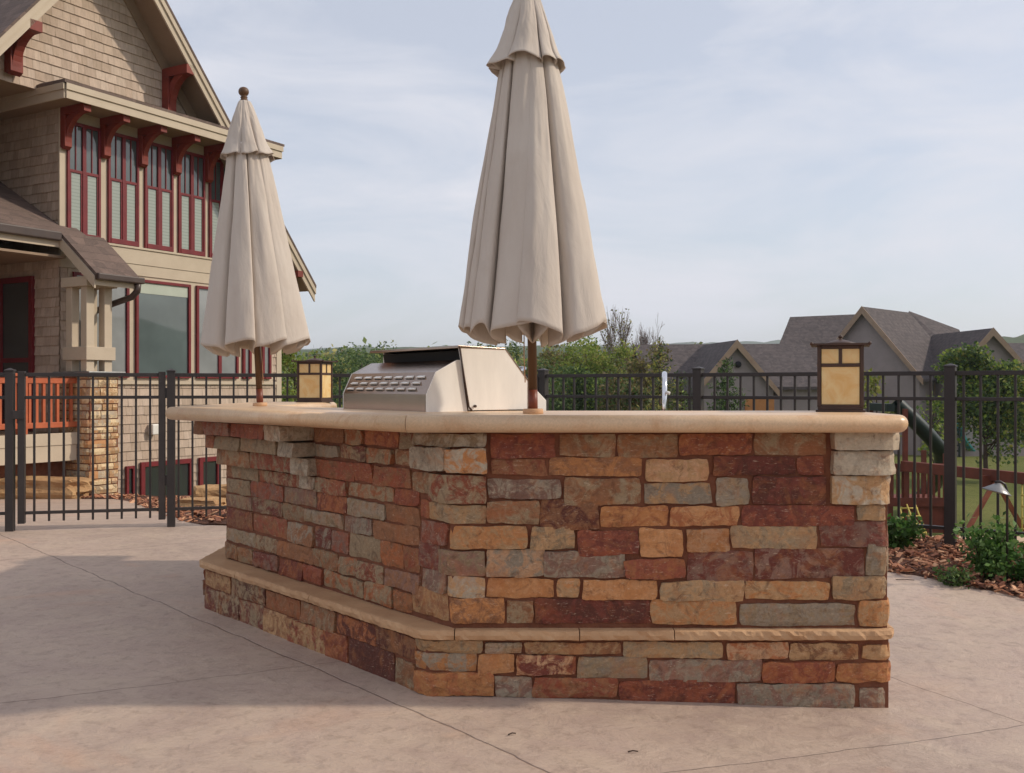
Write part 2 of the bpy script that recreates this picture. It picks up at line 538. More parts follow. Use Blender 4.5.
def T(x, y):
    """ground height"""
    k = sm(-2.0, 2.5, x)
    zl = -0.08 * max(0.0, min(y, 60) - 8.6)
    zr = -0.145 * max(0.0, min(y, 26) - 8.0) 
    z = zl * (1 - k) + zr * k
    z -= 0.015 * max(0.0, y - 70) if y < 400 else 0.015 * 330
    if y < 8:
        z -= 0.030 * max(0.0, min(x + 0.3, 1.8)) * (1 - sm(4.3, 6.6, y)) * sm(1.0, 3.2, y)
    return z

def axis_vals(breaks):
    out = []
    for (a, b, st) in breaks:
        n = max(1, int(round((b - a) / st)))
        out += [a + (b - a) * i / n for i in range(n)]
    out.append(breaks[-1][1])
    return out

gx = axis_vals([(-600, -100, 100), (-100, -20, 10), (-20, 20, 0.5), (20, 100, 10), (100, 600, 100)])
gy = axis_vals([(-60, -4, 8), (-4, 30, 0.5), (30, 110, 5), (110, 400, 30), (400, 3000, 400)])
def sheet_drop(x, y):
    # the soil lies lower beneath the concrete slab
    return 0.05
mb = MB()
for j, y in enumerate(gy):
    for i, x in enumerate(gx):
        mb.v.append((x, y, T(x, y) - 0.05))
W_ = len(gx)
for j in range(len(gy) - 1):
    for i in range(W_ - 1):
        mb.face((j * W_ + i, j * W_ + i + 1, (j + 1) * W_ + i + 1, (j + 1) * W_ + i), None, None, 0, True)
tag(mb.build('lawn_ground', M['grass']), kind='structure')

def draped(name, outline, mat, lift, thick=0.1, bulge=0.0):
    bm = bmesh.new()
    vs = [bm.verts.new((x, y, 0)) for x, y in outline]
    bm.faces.new(vs)
    xs = [p[0] for p in outline]; ys = [p[1] for p in outline]
    for v0 in [v for v in gx if min(xs) < v < max(xs)]:
        bmesh.ops.bisect_plane(bm, geom=bm.verts[:] + bm.edges[:] + bm.faces[:], plane_co=(v0, 0, 0), plane_no=(1, 0, 0))
    for v0 in [v for v in gy if min(ys) < v < max(ys)]:
        bmesh.ops.bisect_plane(bm, geom=bm.verts[:] + bm.edges[:] + bm.faces[:], plane_co=(0, v0, 0), plane_no=(0, 1, 0))
    for v in bm.verts:
        v.co.z = T(v.co.x, v.co.y) + lift
        if bulge and not v.is_boundary:
            v.co.z += bulge * (0.6 + 0.8 * noise.noise((v.co.x * 1.3, v.co.y * 1.3, 4.0)))
    bmesh.ops.recalc_face_normals(bm, faces=bm.faces[:])
    for f in bm.faces:
        if f.normal.z < 0:
            f.normal_flip()
    ed = [e for e in bm.edges if e.is_boundary]
    r = bmesh.ops.extrude_edge_only(bm, edges=ed)
    for v in [g for g in r['geom'] if isinstance(g, bmesh.types.BMVert)]:
        v.co.z -= thick
    me = bpy.data.meshes.new(name)
    bm.to_mesh(me); bm.free()
    me.materials.append(mat)
    o = bpy.data.objects.new(name, me)
    COL.objects.link(o)
    return tag(o, kind='structure')

patio_edge = [(-14, -3.5), (7, -3.5), (6.4, 2.4), (5.6, 4.1), (4.8, 4.75), (3.9, 5.16), (3.3, 5.48), (2.96, 5.70), (2.76, 6.08), (2.56, 6.36), (2.30, 6.58),
              (1.9, 6.95), (0.9, 7.4), (-0.4, 8.0), (-1.6, 8.3), (-2.7, 8.75), (-3.0, 9.2), (-3.6, 10.6), (-4.5, 12.4), (-5.5, 14.5), (-6.25, 15.7), (-8.5, 15.9), (-16, 15.9), (-16, 8)]
draped('patio', patio_edge, M['patio'], 0.0, 0.12)
bed_r = [(1.0, 7.30), (1.9, 6.88), (2.30, 6.52), (2.56, 6.30), (2.76, 6.02), (2.96, 5.64), (3.3, 5.42), (3.9, 5.10), (4.8, 4.69), (5.6, 4.04), (7.5, 4.4), (7.6, 5.0), (5.6, 6.2), (3.3, 7.85), (1.0, 9.3)]
draped('mulch_bed', bed_r, M['mulch'], -0.012, 0.1, 0.03)
bed_l = [(-3.05, 9.25), (-2.0, 8.9), (-0.5, 9.2), (0, 12), (-3.6, 19.0), (-6.0, 17.4), (-6.3, 15.75), (-5.5, 14.4), (-4.5, 12.3), (-3.65, 10.5)]
draped('mulch_bed', bed_l, M['mulch'], -0.012, 0.1, 0.03)
draped('mulch_bed', [(-16, 15.95), (-8.5, 15.95), (-6.3, 15.76), (-6.0, 17.4), (-7.2, 18.4), (-16, 18)], M['mulch'], -0.010, 0.1, 0.03)
draped('gravel_strip', [(1.2, 9.35), (3.35, 7.95), (5.7, 6.3), (6.3, 6.9), (4.0, 8.7), (1.6, 10.4)], M['sand'], 0.0, 0.1)
0 and draped('play_area_sand', [(8, 22), (14, 22), (16, 25), (14, 30), (8.5, 29), (7, 26)], M['sand'], -0.02, 0.1)

# bark chips on the beds: nobody could count them
def scatter_chips(n, test, seed, zl=-0.005, smin=0.02, smax=0.075):
    rnd = random.Random(seed)
    mb = MB()
    pal = [lin(c) for c in ((178, 128, 98), (156, 106, 80), (126, 82, 64), (202, 156, 122), (96, 64, 52), (168, 114, 86))]
    k = 0
    while k < n:
        p = test(rnd)
        if p is None:
            continue
        x, y = p
        k += 1
        L = rnd.uniform(smin, smax); w = L * rnd.uniform(0.2, 0.5)
        a = rnd.uniform(0, 6.28); tl = rnd.uniform(-0.5, 0.5); rl = rnd.uniform(-0.5, 0.5)
        u = Vector((math.cos(a) * math.cos(tl), math.sin(a) * math.cos(tl), math.sin(tl)))
        v = Vector((-math.sin(a), math.cos(a), rl)).normalized()
        nn = u.cross(v)
        c = Vector((x, y, T(x, y) + zl + rnd.uniform(0.005, 0.045)))
        mb.obox(c - u * L / 2 - v * w / 2, u * L, v * w, nn * rnd.uniform(0.004, 0.012), rnd.choice(pal))
    return mb

def inside(poly, x, y):
    c = False
    j = len(poly) - 1
    for i in range(len(poly)):
        xi, yi = poly[i]; xj, yj = poly[j]
        if (yi > y) != (yj > y) and x < (xj - xi) * (y - yi) / (yj - yi) + xi:
            c = not c
        j = i
    return c
def in_r(rnd):
    x, y = rnd.uniform(1.9, 5.6), rnd.uniform(4.5, 8.0)
    return (x, y) if inside(bed_r, x, y) else None
tag(scatter_chips(5200, in_r, 3).build('bark_chips', M['chips']), kind='stuff', label='shredded reddish bark chips covering the bed along the right fence', cat='mulch')
def in_l(rnd):
    x, y = rnd.uniform(-5.6, -1.6), rnd.uniform(9.0, 16)
    return (x, y) if inside(bed_l, x, y) else None
tag(scatter_chips(2200, in_l, 4, -0.005, 0.04, 0.11).build('bark_chips', M['chips']), kind='stuff', label='shredded bark chips round the boulders beyond the left fence', cat='mulch')
def in_l2(rnd):
    x, y = rnd.uniform(-9.5, -6.2), rnd.uniform(15.85, 17)
    return (x, y)
tag(scatter_chips(900, in_l2, 5, -0.005, 0.04, 0.12).build('bark_chips', M['chips']), kind='stuff', label='bark chips at the foot of the stone porch pier', cat='mulch')

# ------------------------------------------------------------------ stone bar
class Path:
    def __init__(self, pts, s0=0.0, r=0.028):
        self.p = [Vector((x, y)) for x, y in pts]
        self.s = [s0]
        for a, b in zip(self.p, self.p[1:]):
            self.s.append(self.s[-1] + (b - a).length)
        self.r = r
    def raw(self, s):
        s = max(self.s[0], min(self.s[-1], s))
        for i in range(len(self.p) - 1):
            if s <= self.s[i + 1]:
                k = (s - self.s[i]) / (self.s[i + 1] - self.s[i])
                return self.p[i].lerp(self.p[i + 1], k)
        return self.p[-1]
    def at(self, s):
        a, b = self.raw(s - self.r), self.raw(s + self.r)
        m = (a + b + self.raw(s) * 2) * 0.25
        t = (b - a)
        if t.length < 1e-6:
            t = self.p[-1] - self.p[-2]
        t.normalize()
        return m, Vector((t.y, -t.x))

PAL = {'G': (146, 124, 96), 'B': (146, 130, 110), 'R': (138, 74, 52), 'P': (112, 56, 44), 'O': (182, 124, 76), 'T': (174, 136, 96), 'K': (184, 142, 106),
       'D': (94, 50, 38), 'U': (132, 98, 82), 'L': (176, 160, 138), 'N': (138, 94, 64), 'Y': (190, 136, 90), 'X': (158, 96, 60)}

def stone(mb, path, s0, s1, z0, z1, proud, c1, c2, rnd, boxy=False, rough=1.0):
    s0 -= GROW; s1 += GROW; z0 -= GROW; z1 += GROW
    w, h = s1 - s0, z1 - z0
    nx = max(5, int(w / 0.017)); nz = max(4, int(h / 0.017))
    sd = rnd.uniform(0, 500)
    cj = [(rnd.uniform(-1, 1) * 0.005, rnd.uniform(-1, 1) * 0.005) for _ in range(4)]
    rc = 0.0025
    k = len(mb.v)
    tilt = rnd.uniform(-1, 1) * 0.005; tilt2 = rnd.uniform(-1, 1) * 0.005
    jit = 0.5 if boxy else 1.0
    V = lambda v: 1 + (PVAR * v)
    g1 = rnd.uniform(0.86, 1.14); g2 = rnd.uniform(0.86, 1.14)
    a1 = tuple(x * g1 for x in lin(PAL[c1])); a2 = tuple(x * g2 for x in lin(PAL[c2]))
    for j in range(-1, nz + 2):
        for i in range(-1, nx + 2):
            ii = max(0, min(nx, i)); jj = max(0, min(nz, j))
            u, v = ii / nx, jj / nz
            s = s0 + w * u; z = z0 + h * v
            # bilinear corner jitter and wavy outline
            ds = (cj[0][0] * (1 - u) + cj[1][0] * u) * (1 - v) + (cj[2][0] * (1 - u) + cj[3][0] * u) * v
            dz = (cj[0][1] * (1 - u) + cj[1][1] * u) * (1 - v) + (cj[2][1] * (1 - u) + cj[3][1] * u) * v
            s += ds * jit + 0.006 * jit * noise.noise((z * 24, sd, u * 3)) + 0.003 * jit * noise.noise((z * 70, sd, u * 9))
            z += dz * jit + 0.006 * jit * noise.noise((s * 13, sd + 7, v * 2)) + 0.003 * jit * noise.noise((s * 55, sd + 7, v * 6))
            # rounded corners of the outline
            if ii in (0, nx) and jj in (0, nz):
                s += rc * (1 if ii == 0 else -1); z += rc * (1 if jj == 0 else -1)
            m, nn = path.at(s)
            edge = (ii in (0, nx)) or (jj in (0, nz))
            if i != ii or j != jj:
                d = -0.025
            else:
                d = proud + tilt * (u - 0.5) * 2 + tilt2 * (v - 0.5) * 2
                d += rough * (0.0040 * noise.noise((s * 9, z * 12, sd)) + 0.0042 * noise.noise((s * 30, z * 34, sd)) + 0.0032 * noise.noise((s * 80, z * 80, sd)))
                if edge:
                    d -= 0.0015 if boxy else 0.0025
            if d > -0.02: d = max(d, 0.0092 if edge else 0.0122)
            q = m + nn * d
            mb.v.append((q.x, q.y, z))
    W2 = nx + 3
    for j in range(nz + 2):
        for i in range(nx + 2):
            rim = i in (0, nx + 1) or j in (0, nz + 1)
            mb.face((k + j * W2 + i, k + j * W2 + i + 1, k + (j + 1) * W2 + i + 1, k + (j + 1) * W2 + i), a1, a2, 0, False)
PVAR = 0.1
GROW = 0.0001

bar_o = empty('stone_bar', (0.2, 4.1, 0), 'stacked stone outdoor bar with angled corner, sandstone counter and low ledge', 'outdoor bar')
A = (-0.23, 3.92)
UL = Vector((-0.643, 0.766))
LF = 2.08
Bp = (A[0] + UL.x * LF, A[1] + UL.y * LF)
s_off = 1.40 + LF
up_path = Path([(Bp[0], Bp[1] + 1.40), Bp, A, (1.4625, 3.92), (1.4625, 4.42)], -s_off)
# s = 0 at the front left corner, positive to the right, negative along the angled face
YF = 3.905
def ix(px):                       # s on the front face from an image column
    return (px - 512) / 1000 * YF - A[0]
def iz(py):
    return 1.2 - (py - 386.5) / 1000 * YF

rnd = random.Random(7)
upper = MB()
SC, OX, OY = 1.969, 400, 400
front = [
 # x0,x1,ytop,ybot,c1,c2
 (180,307,67,112,'R','P'),(313,424,66,112,'N','G'),(430,547,66,112,'N','G'),(551,690,65,110,'R','X'),(697,838,65,108,'N','G'),
 (180,289,116,149,'R','N'),(294,477,115,150,'O','N'),(485,608,115,160,'K','T'),(615,778,112,147,'P','D'),(784,838,112,146,'R','P'),
 (173,317,154,195,'U','B'),(323,474,154,206,'N','G'),(480,613,164,206,'B','T'),(621,687,153,208,'B','G'),(693,840,152,206,'D','P'),
 (172,273,199,244,'N','G'),(277,390,199,254,'N','D'),(396,528,210,250,'O','X'),(533,668,210,248,'Y','X'),(674,893,208,248,'P','R'),(899,954,207,237,'T','G'),
 (257,346,250,294,'T','G'),(351,469,256,306,'P','R'),(474,558,254,311,'Y','O'),(564,649,254,299,'K','O'),(653,822,251,291,'T','G'),(827,954,241,288,'U','P'),
 (171,283,295,348,'K','B'),(285,441,300,351,'U','B'),(442,563,314,349,'R','X'),(567,694,296,356,'U','P'),(698,913,292,351,'P','U'),(919,953,282,346,'B','G'),
 (172,304,351,390,'O','Y'),(307,354,352,387,'T','O'),(358,507,353,391,'Y','O'),(513,676,357,394,'T','G'),(682,845,356,394,'T','O'),(852,956,348,392,'T','G'),
 (212,261,394,438,'G','N'),(266,492,393,439,'D','P'),(497,662,395,443,'O','T'),(669,897,399,444,'B','G'),(905,955,394,444,'O','T'),
]
for x0, x1, y0, y1, c1, c2 in front:
    e = 0.0 if x1 < 950 else rnd.choice((0.09, 0.16))
    stone(upper, up_path, ix(OX + x0 / SC), ix(OX + x1 / SC) + e, iz(OY + y1 / SC), iz(OY + y0 / SC), rnd.uniform(0.012, 0.024), c1, c2, rnd)
# corner pier: stones that turn the corner, corbelled at the top
def wrap(x0, x1, y0, y1, proud, c1, c2, boxy=False):
    """x in full-picture columns; x left of 453 runs round onto the angled face"""
    f = lambda x: ix(x) if x >= 453 else (x - 453) / 1000 * 4.2 / 0.80
    stone(upper, up_path, f(x0), f(x1), iz(y1), iz(y0), proud, c1, c2, rnd, boxy)
wrap(405, 487, 434, 446.5, 0.030, 'L', 'G')
wrap(410, 450, 448.5, 473, 0.055, 'L', 'B')
wrap(450, 486, 448.5, 473, 0.055, 'L', 'O')
wrap(430, 486, 475, 502.5, 0.036, 'G', 'R')
wrap(402, 428, 475, 496, 0.016, 'N', 'G')
wrap(428, 486, 504.5, 523.5, 0.022, 'G', 'T')
wrap(413, 426, 504, 522, 0.014, 'R', 'X')
wrap(451, 527, 526, 548, 0.022, 'O', 'T')
wrap(414, 449, 526, 547, 0.018, 'R', 'U')
wrap(440, 486, 550, 576, 0.020, 'G', 'U')
wrap(412, 438, 547, 574, 0.014, 'P', 'U')
wrap(449, 486, 578, 597, 0.020, 'L', 'T')
wrap(416, 447, 575, 596, 0.016, 'U', 'B')
wrap(451, 506, 599, 622.5, 0.022, 'O', 'N')
wrap(404, 449, 594, 622, 0.014, 'T', 'N')
# right end pier corbels
sR = ix(887)
for (y0, y1, o1, c1, c2, ex) in ((431, 449, 0.062, 'L', 'L', 0.16), (450.5, 474, 0.046, 'L', 'L', 0.16), (476, 504, 0.030, 'T', 'L', 0.16)):
    stone(upper, up_path, ix(831), sR + ex, iz(y1), iz(y0), o1, c1, c2, rnd, True, 1.3)
# angled face: random coursed rubble between s=-LF and the corner pier
def rubble(mb, path, s0, s1, courses, pal, proud=(0.010, 0.022), lmin=0.15, lmax=0.40, gap=0.009, skip=None):
    for (z0, z1) in courses:
        s = s0 + rnd.uniform(-0.05, 0)
        s = s0
        while s < s1 - 0.03:
            L = rnd.uniform(lmin, lmax)
            if s1 - (s + L) < 0.09:
                L = s1 - s
            e = s + L
            if not (skip and skip(s, e, z0, z1)):
                a, b = rnd.choice(pal), rnd.choice(pal)
                zz0, zz1 = z0, z1
                stone(mb, path, s + gap / 2, e - gap / 2, zz0 + gap / 2 + rnd.uniform(-0.004, 0.004), zz1 - gap / 2 + rnd.uniform(-0.004, 0.004), rnd.uniform(*proud), a, b, rnd)
            s = e
dark = ['R', 'R', 'P', 'N', 'G', 'X', 'X', 'N', 'N', 'G', 'U', 'B']
zc = [0.262, 0.350, 0.435, 0.545, 0.620, 0.705, 0.775, 0.865, 0.940, 1.018]
crs = list(zip(zc, zc[1:]))
starts = [-0.245, -0.21, -0.24, -0.215, -0.205, -0.14, -0.275, -0.235, -0.26]
for (z0, z1), e in zip(crs, [-0.26, -0.205, -0.215, -0.215, -0.205, -0.21, -0.27, -0.23, -0.25]):
    top = z0 > 0.69
    lim = -1.07 - (0.02 if top else -0.0)
    rubble(upper, up_path, -LF + 0.0 if not top else -1.09, e, [(z0, z1)], dark)
    if not top:
        pass
# corbelled pier at the far end of the angled face: three steps out, turning the corner
for (z0, z1), pr, end in zip(crs[-4:], (0.018, 0.070, 0.125, 0.185), (-1.06, -1.05, -1.08, -1.10)):
    s = -LF - 0.34 
    ss = [s, -LF + 0.10, -LF + 0.42, end - 0.17, end]
    for a, b in zip(ss, ss[1:]):
        last = b == end
        stone(upper, up_path, a + 0.004, b - 0.004, z0 + 0.004, z1 - 0.004, pr + rnd.uniform(-0.006, 0.006), 'L' if last else rnd.choice(['G', 'U', 'R', 'X', 'N']), 'B' if last else rnd.choice(['N', 'G', 'R']), rnd, True)
# far outer face and right end
rubble(upper, up_path, -s_off + 0.02, -LF - 0.005, crs[:-4], dark)
rubble(upper, up_path, -s_off + 0.02, -LF - 0.36, crs[-4:], dark)
rubble(upper, up_path, sR + 0.18, sR + 0.49, crs[-3:], dark)
rubble(upper, up_path, sR + 0.17, sR + 0.49, crs[:-3], dark)
upper.build('stone_wall', M['stone'], bar_o)

# base course
base_A = (-0.330, 3.905)
base_path = Path([(Bp[0] - 0.10, Bp[1] + 1.36), (Bp[0] - 0.10, Bp[1] - 0.06), base_A, (1.4625, 3.905), (1.4625, 4.42)])
_s = base_path.s[2]
base_path.s = [v - _s for v in base_path.s]
low = MB()
bx = lambda px: (px - 512) / 1000 * YF - base_A[0]
base_front = [
 (43,163,472,495,'T','G'),(168,240,476,495,'B','G'),(245,436,475,499,'T','N'),(440,636,476,505,'T','G'),(643,763,476,508,'K','X'),(766,901,478,510,'T','N'),(906,957,482,510,'T','O'),
 (40,150,495,531,'B','O'),(154,225,500,535,'O','Y'),(229,347,499,539,'P','K'),(350,487,505,546,'G','B'),(490,710,510,551,'U','B'),(712,855,515,556,'R','X'),(858,959,515,556,'X','O'),
 (60,185,534,577,'O','X'),(188,259,541,583,'U','B'),(262,430,545,586,'R','N'),(431,656,549,597,'P','R'),(662,891,555,603,'B','U'),(902,960,563,605,'U','B')]
for x0, x1, y0, y1, c1, c2 in base_front:
    a, b = bx(OX + x0 / SC), bx(OX + x1 / SC)
    if x0 < 100: a = min(a, -0.06)
    if x1 > 950: b += 0.10
    stone(low, base_path, a, b, iz(OY + y1 / SC), iz(OY + y0 / SC), rnd.uniform(0.012, 0.026), c1, c2, rnd)
bl = base_path.s[1]
z3 = [-0.03, 0.062, 0.145, 0.206]
rubble(low, base_path, bl, -0.06, list(zip([-0.02, 0.115], [0.115, 0.206])), ['R', 'P', 'N', 'D', 'X', 'G', 'N', 'T', 'G'], (0.008, 0.02), 0.16, 0.40)
rubble(low, base_path, base_path.s[0], bl - 0.005, list(zip(z3, z3[1:])), dark)
rubble(low, base_path, bx(890) + 0.11, base_path.s[-1], list(zip(z3, z3[1:])), dark)
low.build('stone_base', M['stone'], bar_o)

# mortar core
def core(path, inner, z0, z1, off, name):
    pts = []
    for i, p in enumerate(path.p):
        if i == 0: m, nn = path.at(path.s[0] + 0.04); m = path.p[0]
        elif i == len(path.p) - 1: m, nn = path.at(path.s[-1] - 0.04); m = path.p[-1]
        else:
            _, n1_ = path.at(path.s[i] - 0.06); _, n2_ = path.at(path.s[i] + 0.06)
            nn = (n1_ + n2_); nn /= (1 + n1_.dot(n2_)); m = p
        q = m + nn * off
        pts.append((q.x, q.y, z0))
    pts += [(x, y, z0) for x, y in inner]
    mbc = MB()
    mbc.prism(pts, (0, 0, z1 - z0))
    return mbc.build(name, M['mortar'], bar_o)
inner = [(-0.20, 4.42), (-1.22, 5.60), (-1.22, 6.91)]
core(up_path, inner, 0.20, 1.022, 0.0058, 'mortar_core')
core(base_path, [(-0.16, 4.40), (-1.20, 5.60), (-1.20, 6.86)], -0.10, 0.214, 0.0055, 'mortar_footing')

# ledge flagstones with chipped edges
def ledge(s0, s1, nm='ledge_slab'):
    mbl = MB()
    n = max(4, int((s1 - s0) / 0.018))
    k0 = len(mbl.v)
    prof = [(-0.09, 0.255), (0.028, 0.2555), (0.037, 0.2525), (0.041, 0.237), (0.037, 0.2205), (0.028, 0.2155), (-0.09, 0.2155)]
    for i in range(n + 1):
        s = s0 + (s1 - s0) * i / n
        m, nn = base_path.at(s)
        # the ledge reaches back under the upper wall
        for j, (d, z) in enumerate(prof):
            if j in (0, 6):
                d2 = -0.22
            else:
                d2 = d + 0.008 * noise.noise((s * 26, j * 3.1, 9)) + 0.007 * noise.noise((s * 7, 2.0, 1)) + 0.006 * noise.noise((s * 70, j * 5.0, 2))
                z += 0.002 * noise.noise((s * 30, j * 2.0, 5))
            q = m + nn * d2
            mbl.v.append((q.x, q.y, z))
    P = len(prof)
    for i in range(n):
        for j in range(P):
            j2 = (j + 1) % P
            mbl.face((k0 + i * P + j, k0 + (i + 1) * P + j, k0 + (i + 1) * P + j2, k0 + i * P + j2), None, None, 0, False)
    mbl.face([k0 + j for j in range(P)]); mbl.face([k0 + n * P + j for j in range(P - 1, -1, -1)])
    mbl.build(nm, M['ledge'], bar_o)
cuts = [base_path.s[0] + 0.02, bl - 0.02, -1.62, -0.86, 0.012, bx(579), bx(673), bx(888) + 0.01, base_path.s[-1]]
cuts[4] = bx(455)
for a, b in zip(cuts, cuts[1:]):
    ledge(a + 0.002, b - 0.002)

# countertop slabs with a bullnose on their free edges
def slab(pts, free, z0, z1, name='countertop_slab', cr=None):
    n = len(pts)
    P = [Vector(p) for p in pts]
    def inset(d):
        lines = []
        for i in range(n):
            a, b = P[i], P[(i + 1) % n]
            t = (b - a).normalized(); nn = Vector((-t.y, t.x))      # inward for ccw
            lines.append((a + nn * (d if free[i] else 0.0015), t))
        out = []
        for i in range(n):
            (a, t), (b, u) = lines[i - 1], lines[i]
            den = t.x * u.y - t.y * u.x
            if abs(den) < 1e-5:
                out.append(b); continue
            k = ((b - a).x * u.y - (b - a).y * u.x) / den
            out.append(a + t * k)
        return out
    h = z1 - z0; r = h / 2
    ms = MB()
    rings = []
    N = 10
    for i in range(N + 1):
        a = -math.pi / 2 + math.pi * i / N
        pr = inset(r * 0.95 * (1 - math.cos(a)) + 0.0)
        b0 = len(ms.v)
        for p in pr:
            ms.v.append((p.x, p.y, z0 + r + r * math.sin(a)))
        rings.append(b0)
    for i in range(N):
        for j in range(n):
            j2 = (j + 1) % n
            ms.face((rings[i] + j, rings[i] + j2, rings[i + 1] + j2, rings[i + 1] + j), None, None, 0, free[j])
    ms.face([rings[0] + j for j in range(n - 1, -1, -1)])
    ms.face([rings[N] + j for j in range(n)])
    return ms.build(name, M['counter'], bar_o)
ZC0, ZC1 = 1.024, 1.092
slab([(-0.404, 3.78), (1.470, 3.78), (1.502, 3.795), (1.518, 3.83), (1.530, 4.45), (1.515, 4.49), (1.48, 4.50), (-0.275, 4.50)],
     [True, True, True, True, True, True, True, False], ZC0, ZC1)
slab([(-0.404, 3.78), (-0.275, 4.50), (-1.30, 5.62), (-1.835, 5.29)], [False, True, False, True], ZC0, ZC1)
slab([(-1.835, 5.29), (-1.30, 5.62), (-1.245, 7.12), (-1.83, 7.12)], [False, True, True, True], ZC0, ZC1)

# ------------------------------------------------------------------ built-in grill
G = Vector((-0.365, 4.24, 1.092))
ga = Vector((-0.576, 0.818, 0)); gd = Vector((0.818, 0.576, 0)); gz = Vector((0, 0, 1))
def gp(a, d, z):
    return G + ga * a + gd * d + gz * z
grill = empty('built_in_grill', gp(0.4, 0.28, 0), 'stainless built-in grill with louvered back panel set into the bar counter', 'grill')
GW = 0.80
def gprism(prof, a0, a1, name, mat, bev=0.0):
    m_ = MB()
    m_.prism([gp(a0, d, z) for d, z in prof], ga * (a1 - a0))
    return m_.build(name, mat, grill, True, bev)
gprism([(0.0, -0.02), (0.0, 0.0745), (0.046, 0.17), (0.1535, 0.223), (0.215, 0.215), (0.215, -0.02)], 0.003, GW - 0.003, 'back_panel', M['steel'], 0.003)
gprism([(0.0, -0.02), (0.0, 0.0745), (0.046, 0.17), (0.1535, 0.223), (0.170, 0.223), (0.206, 0.002), (0.206, -0.02)], -0.004, 0.0, 'side_panel', M['side'])
gprism([(0.0, -0.02), (0.0, 0.0745), (0.046, 0.17), (0.1535, 0.223), (0.170, 0.223), (0.206, 0.002), (0.206, -0.02)], GW, GW + 0.004, 'side_panel', M['side'])
hoodp = [(0.158, 0.283), (0.40, 0.275), (0.527, 0.135), (0.527, 0.004), (0.212, 0.004)]
for a0 in (-0.012, GW + 0.004):
    gprism(hoodp if a0 < 0 else [(0.226, 0.28)] + hoodp[1:4] + [(0.226, 0.004)], a0, a0 + 0.010, 'hood_cheek', M['side'], 0.002)
gprism([(0.228, 0.205), (0.218, 0.268), (0.40, 0.270), (0.522, 0.133), (0.522, -0.02), (0.40, -0.02)], 0.001, GW - 0.001, 'hood_shell', M['black'])  # painted black for the dark of the open hood gap
gprism([(0.152, 0.274), (0.152, 0.286), (0.402, 0.279), (0.402, 0.271)], -0.014, GW + 0.014, 'hood_top', M['steel'], 0.002)
gprism([(0.402, 0.2785), (0.531, 0.137), (0.531, 0.004), (0.5235, 0.004), (0.5235, 0.133), (0.402, 0.2705)], -0.014, GW + 0.014, 'hood_front', M['steel'], 0.002)
gprism([(0.535, -0.06), (0.535, 0.10), (0.575, 0.10), (0.640, 0.045), (0.640, -0.06)], 0.0, GW, 'control_panel', M['side'], 0.003)
# dark seam between hood and body, hinge screw
m_ = MB(); m_.tube([gp(-0.014, 0.160, 0.279), gp(-0.014, 0.186, 0.13), gp(-0.014, 0.207, 0.02), gp(-0.014, 0.222, 0.004)], 0.0045, 6)
m_.build('hood_seam', M['iron'], grill)
m_ = MB(); m_.tube([gp(-0.013, 0.236, 0.022), gp(-0.024, 0.236, 0.022)], 0.006, 8); m_.build('hinge_bolt', M['iron'], grill)
m_ = MB(); hp = [gp(-0.03, 0.50, 0.235), gp(-0.03, 0.565, 0.20)]
m_.tube([gp(0.06, 0.50, 0.16), gp(0.06, 0.56, 0.19), gp(GW - 0.06, 0.56, 0.19), gp(GW - 0.06, 0.50, 0.16)], 0.011, 8); m_.build('handle', M['chrome'], grill)
# louvers: raised slots pressed out of the sloping panel
pn = Vector((0, 0, 0)); e0 = gp(0, 0.0, 0.0745); e1 = gp(0, 0.046, 0.17); upv = (e1 - e0).normalized(); pn = upv.cross(ga).normalized()
if pn.dot(gd) > 0: pn = -pn
first = None
for r_ in range(3):
    for c_ in range(7):
        a = 0.085 + c_ * 0.100 - (0.018 * (r_ - 1))
        h_ = 0.018 + r_ * 0.029
        o_ = e0 + ga * a + upv * h_
        lm = MB()
        q = [o_ + pn * 0.001, o_ + pn * 0.012, o_ + upv * 0.013 + pn * 0.001]
        lm.prism(q, ga * 0.060)
        lo = lm.build('louver', M['side'], grill)
        sl_ = MB(); q = [o_ + pn * 0.0012 - upv * 0.0045, o_ + pn * 0.0020 - upv * 0.0045, o_ + pn * 0.0020 - upv * 0.0004, o_ + pn * 0.0012 - upv * 0.0004]
        sl_.prism(q, ga * 0.060); sl_.build('slot_shade', M['black'], lo)  # black strip painted for the shade below each louver
gb = MB(); gb.obox(gp(0.02, 0.40, -1.08), ga * (GW - 0.04), gd * 0.16, gz * 1.02); gb.build('grill_cabinet', M['mortar'], bar_o)

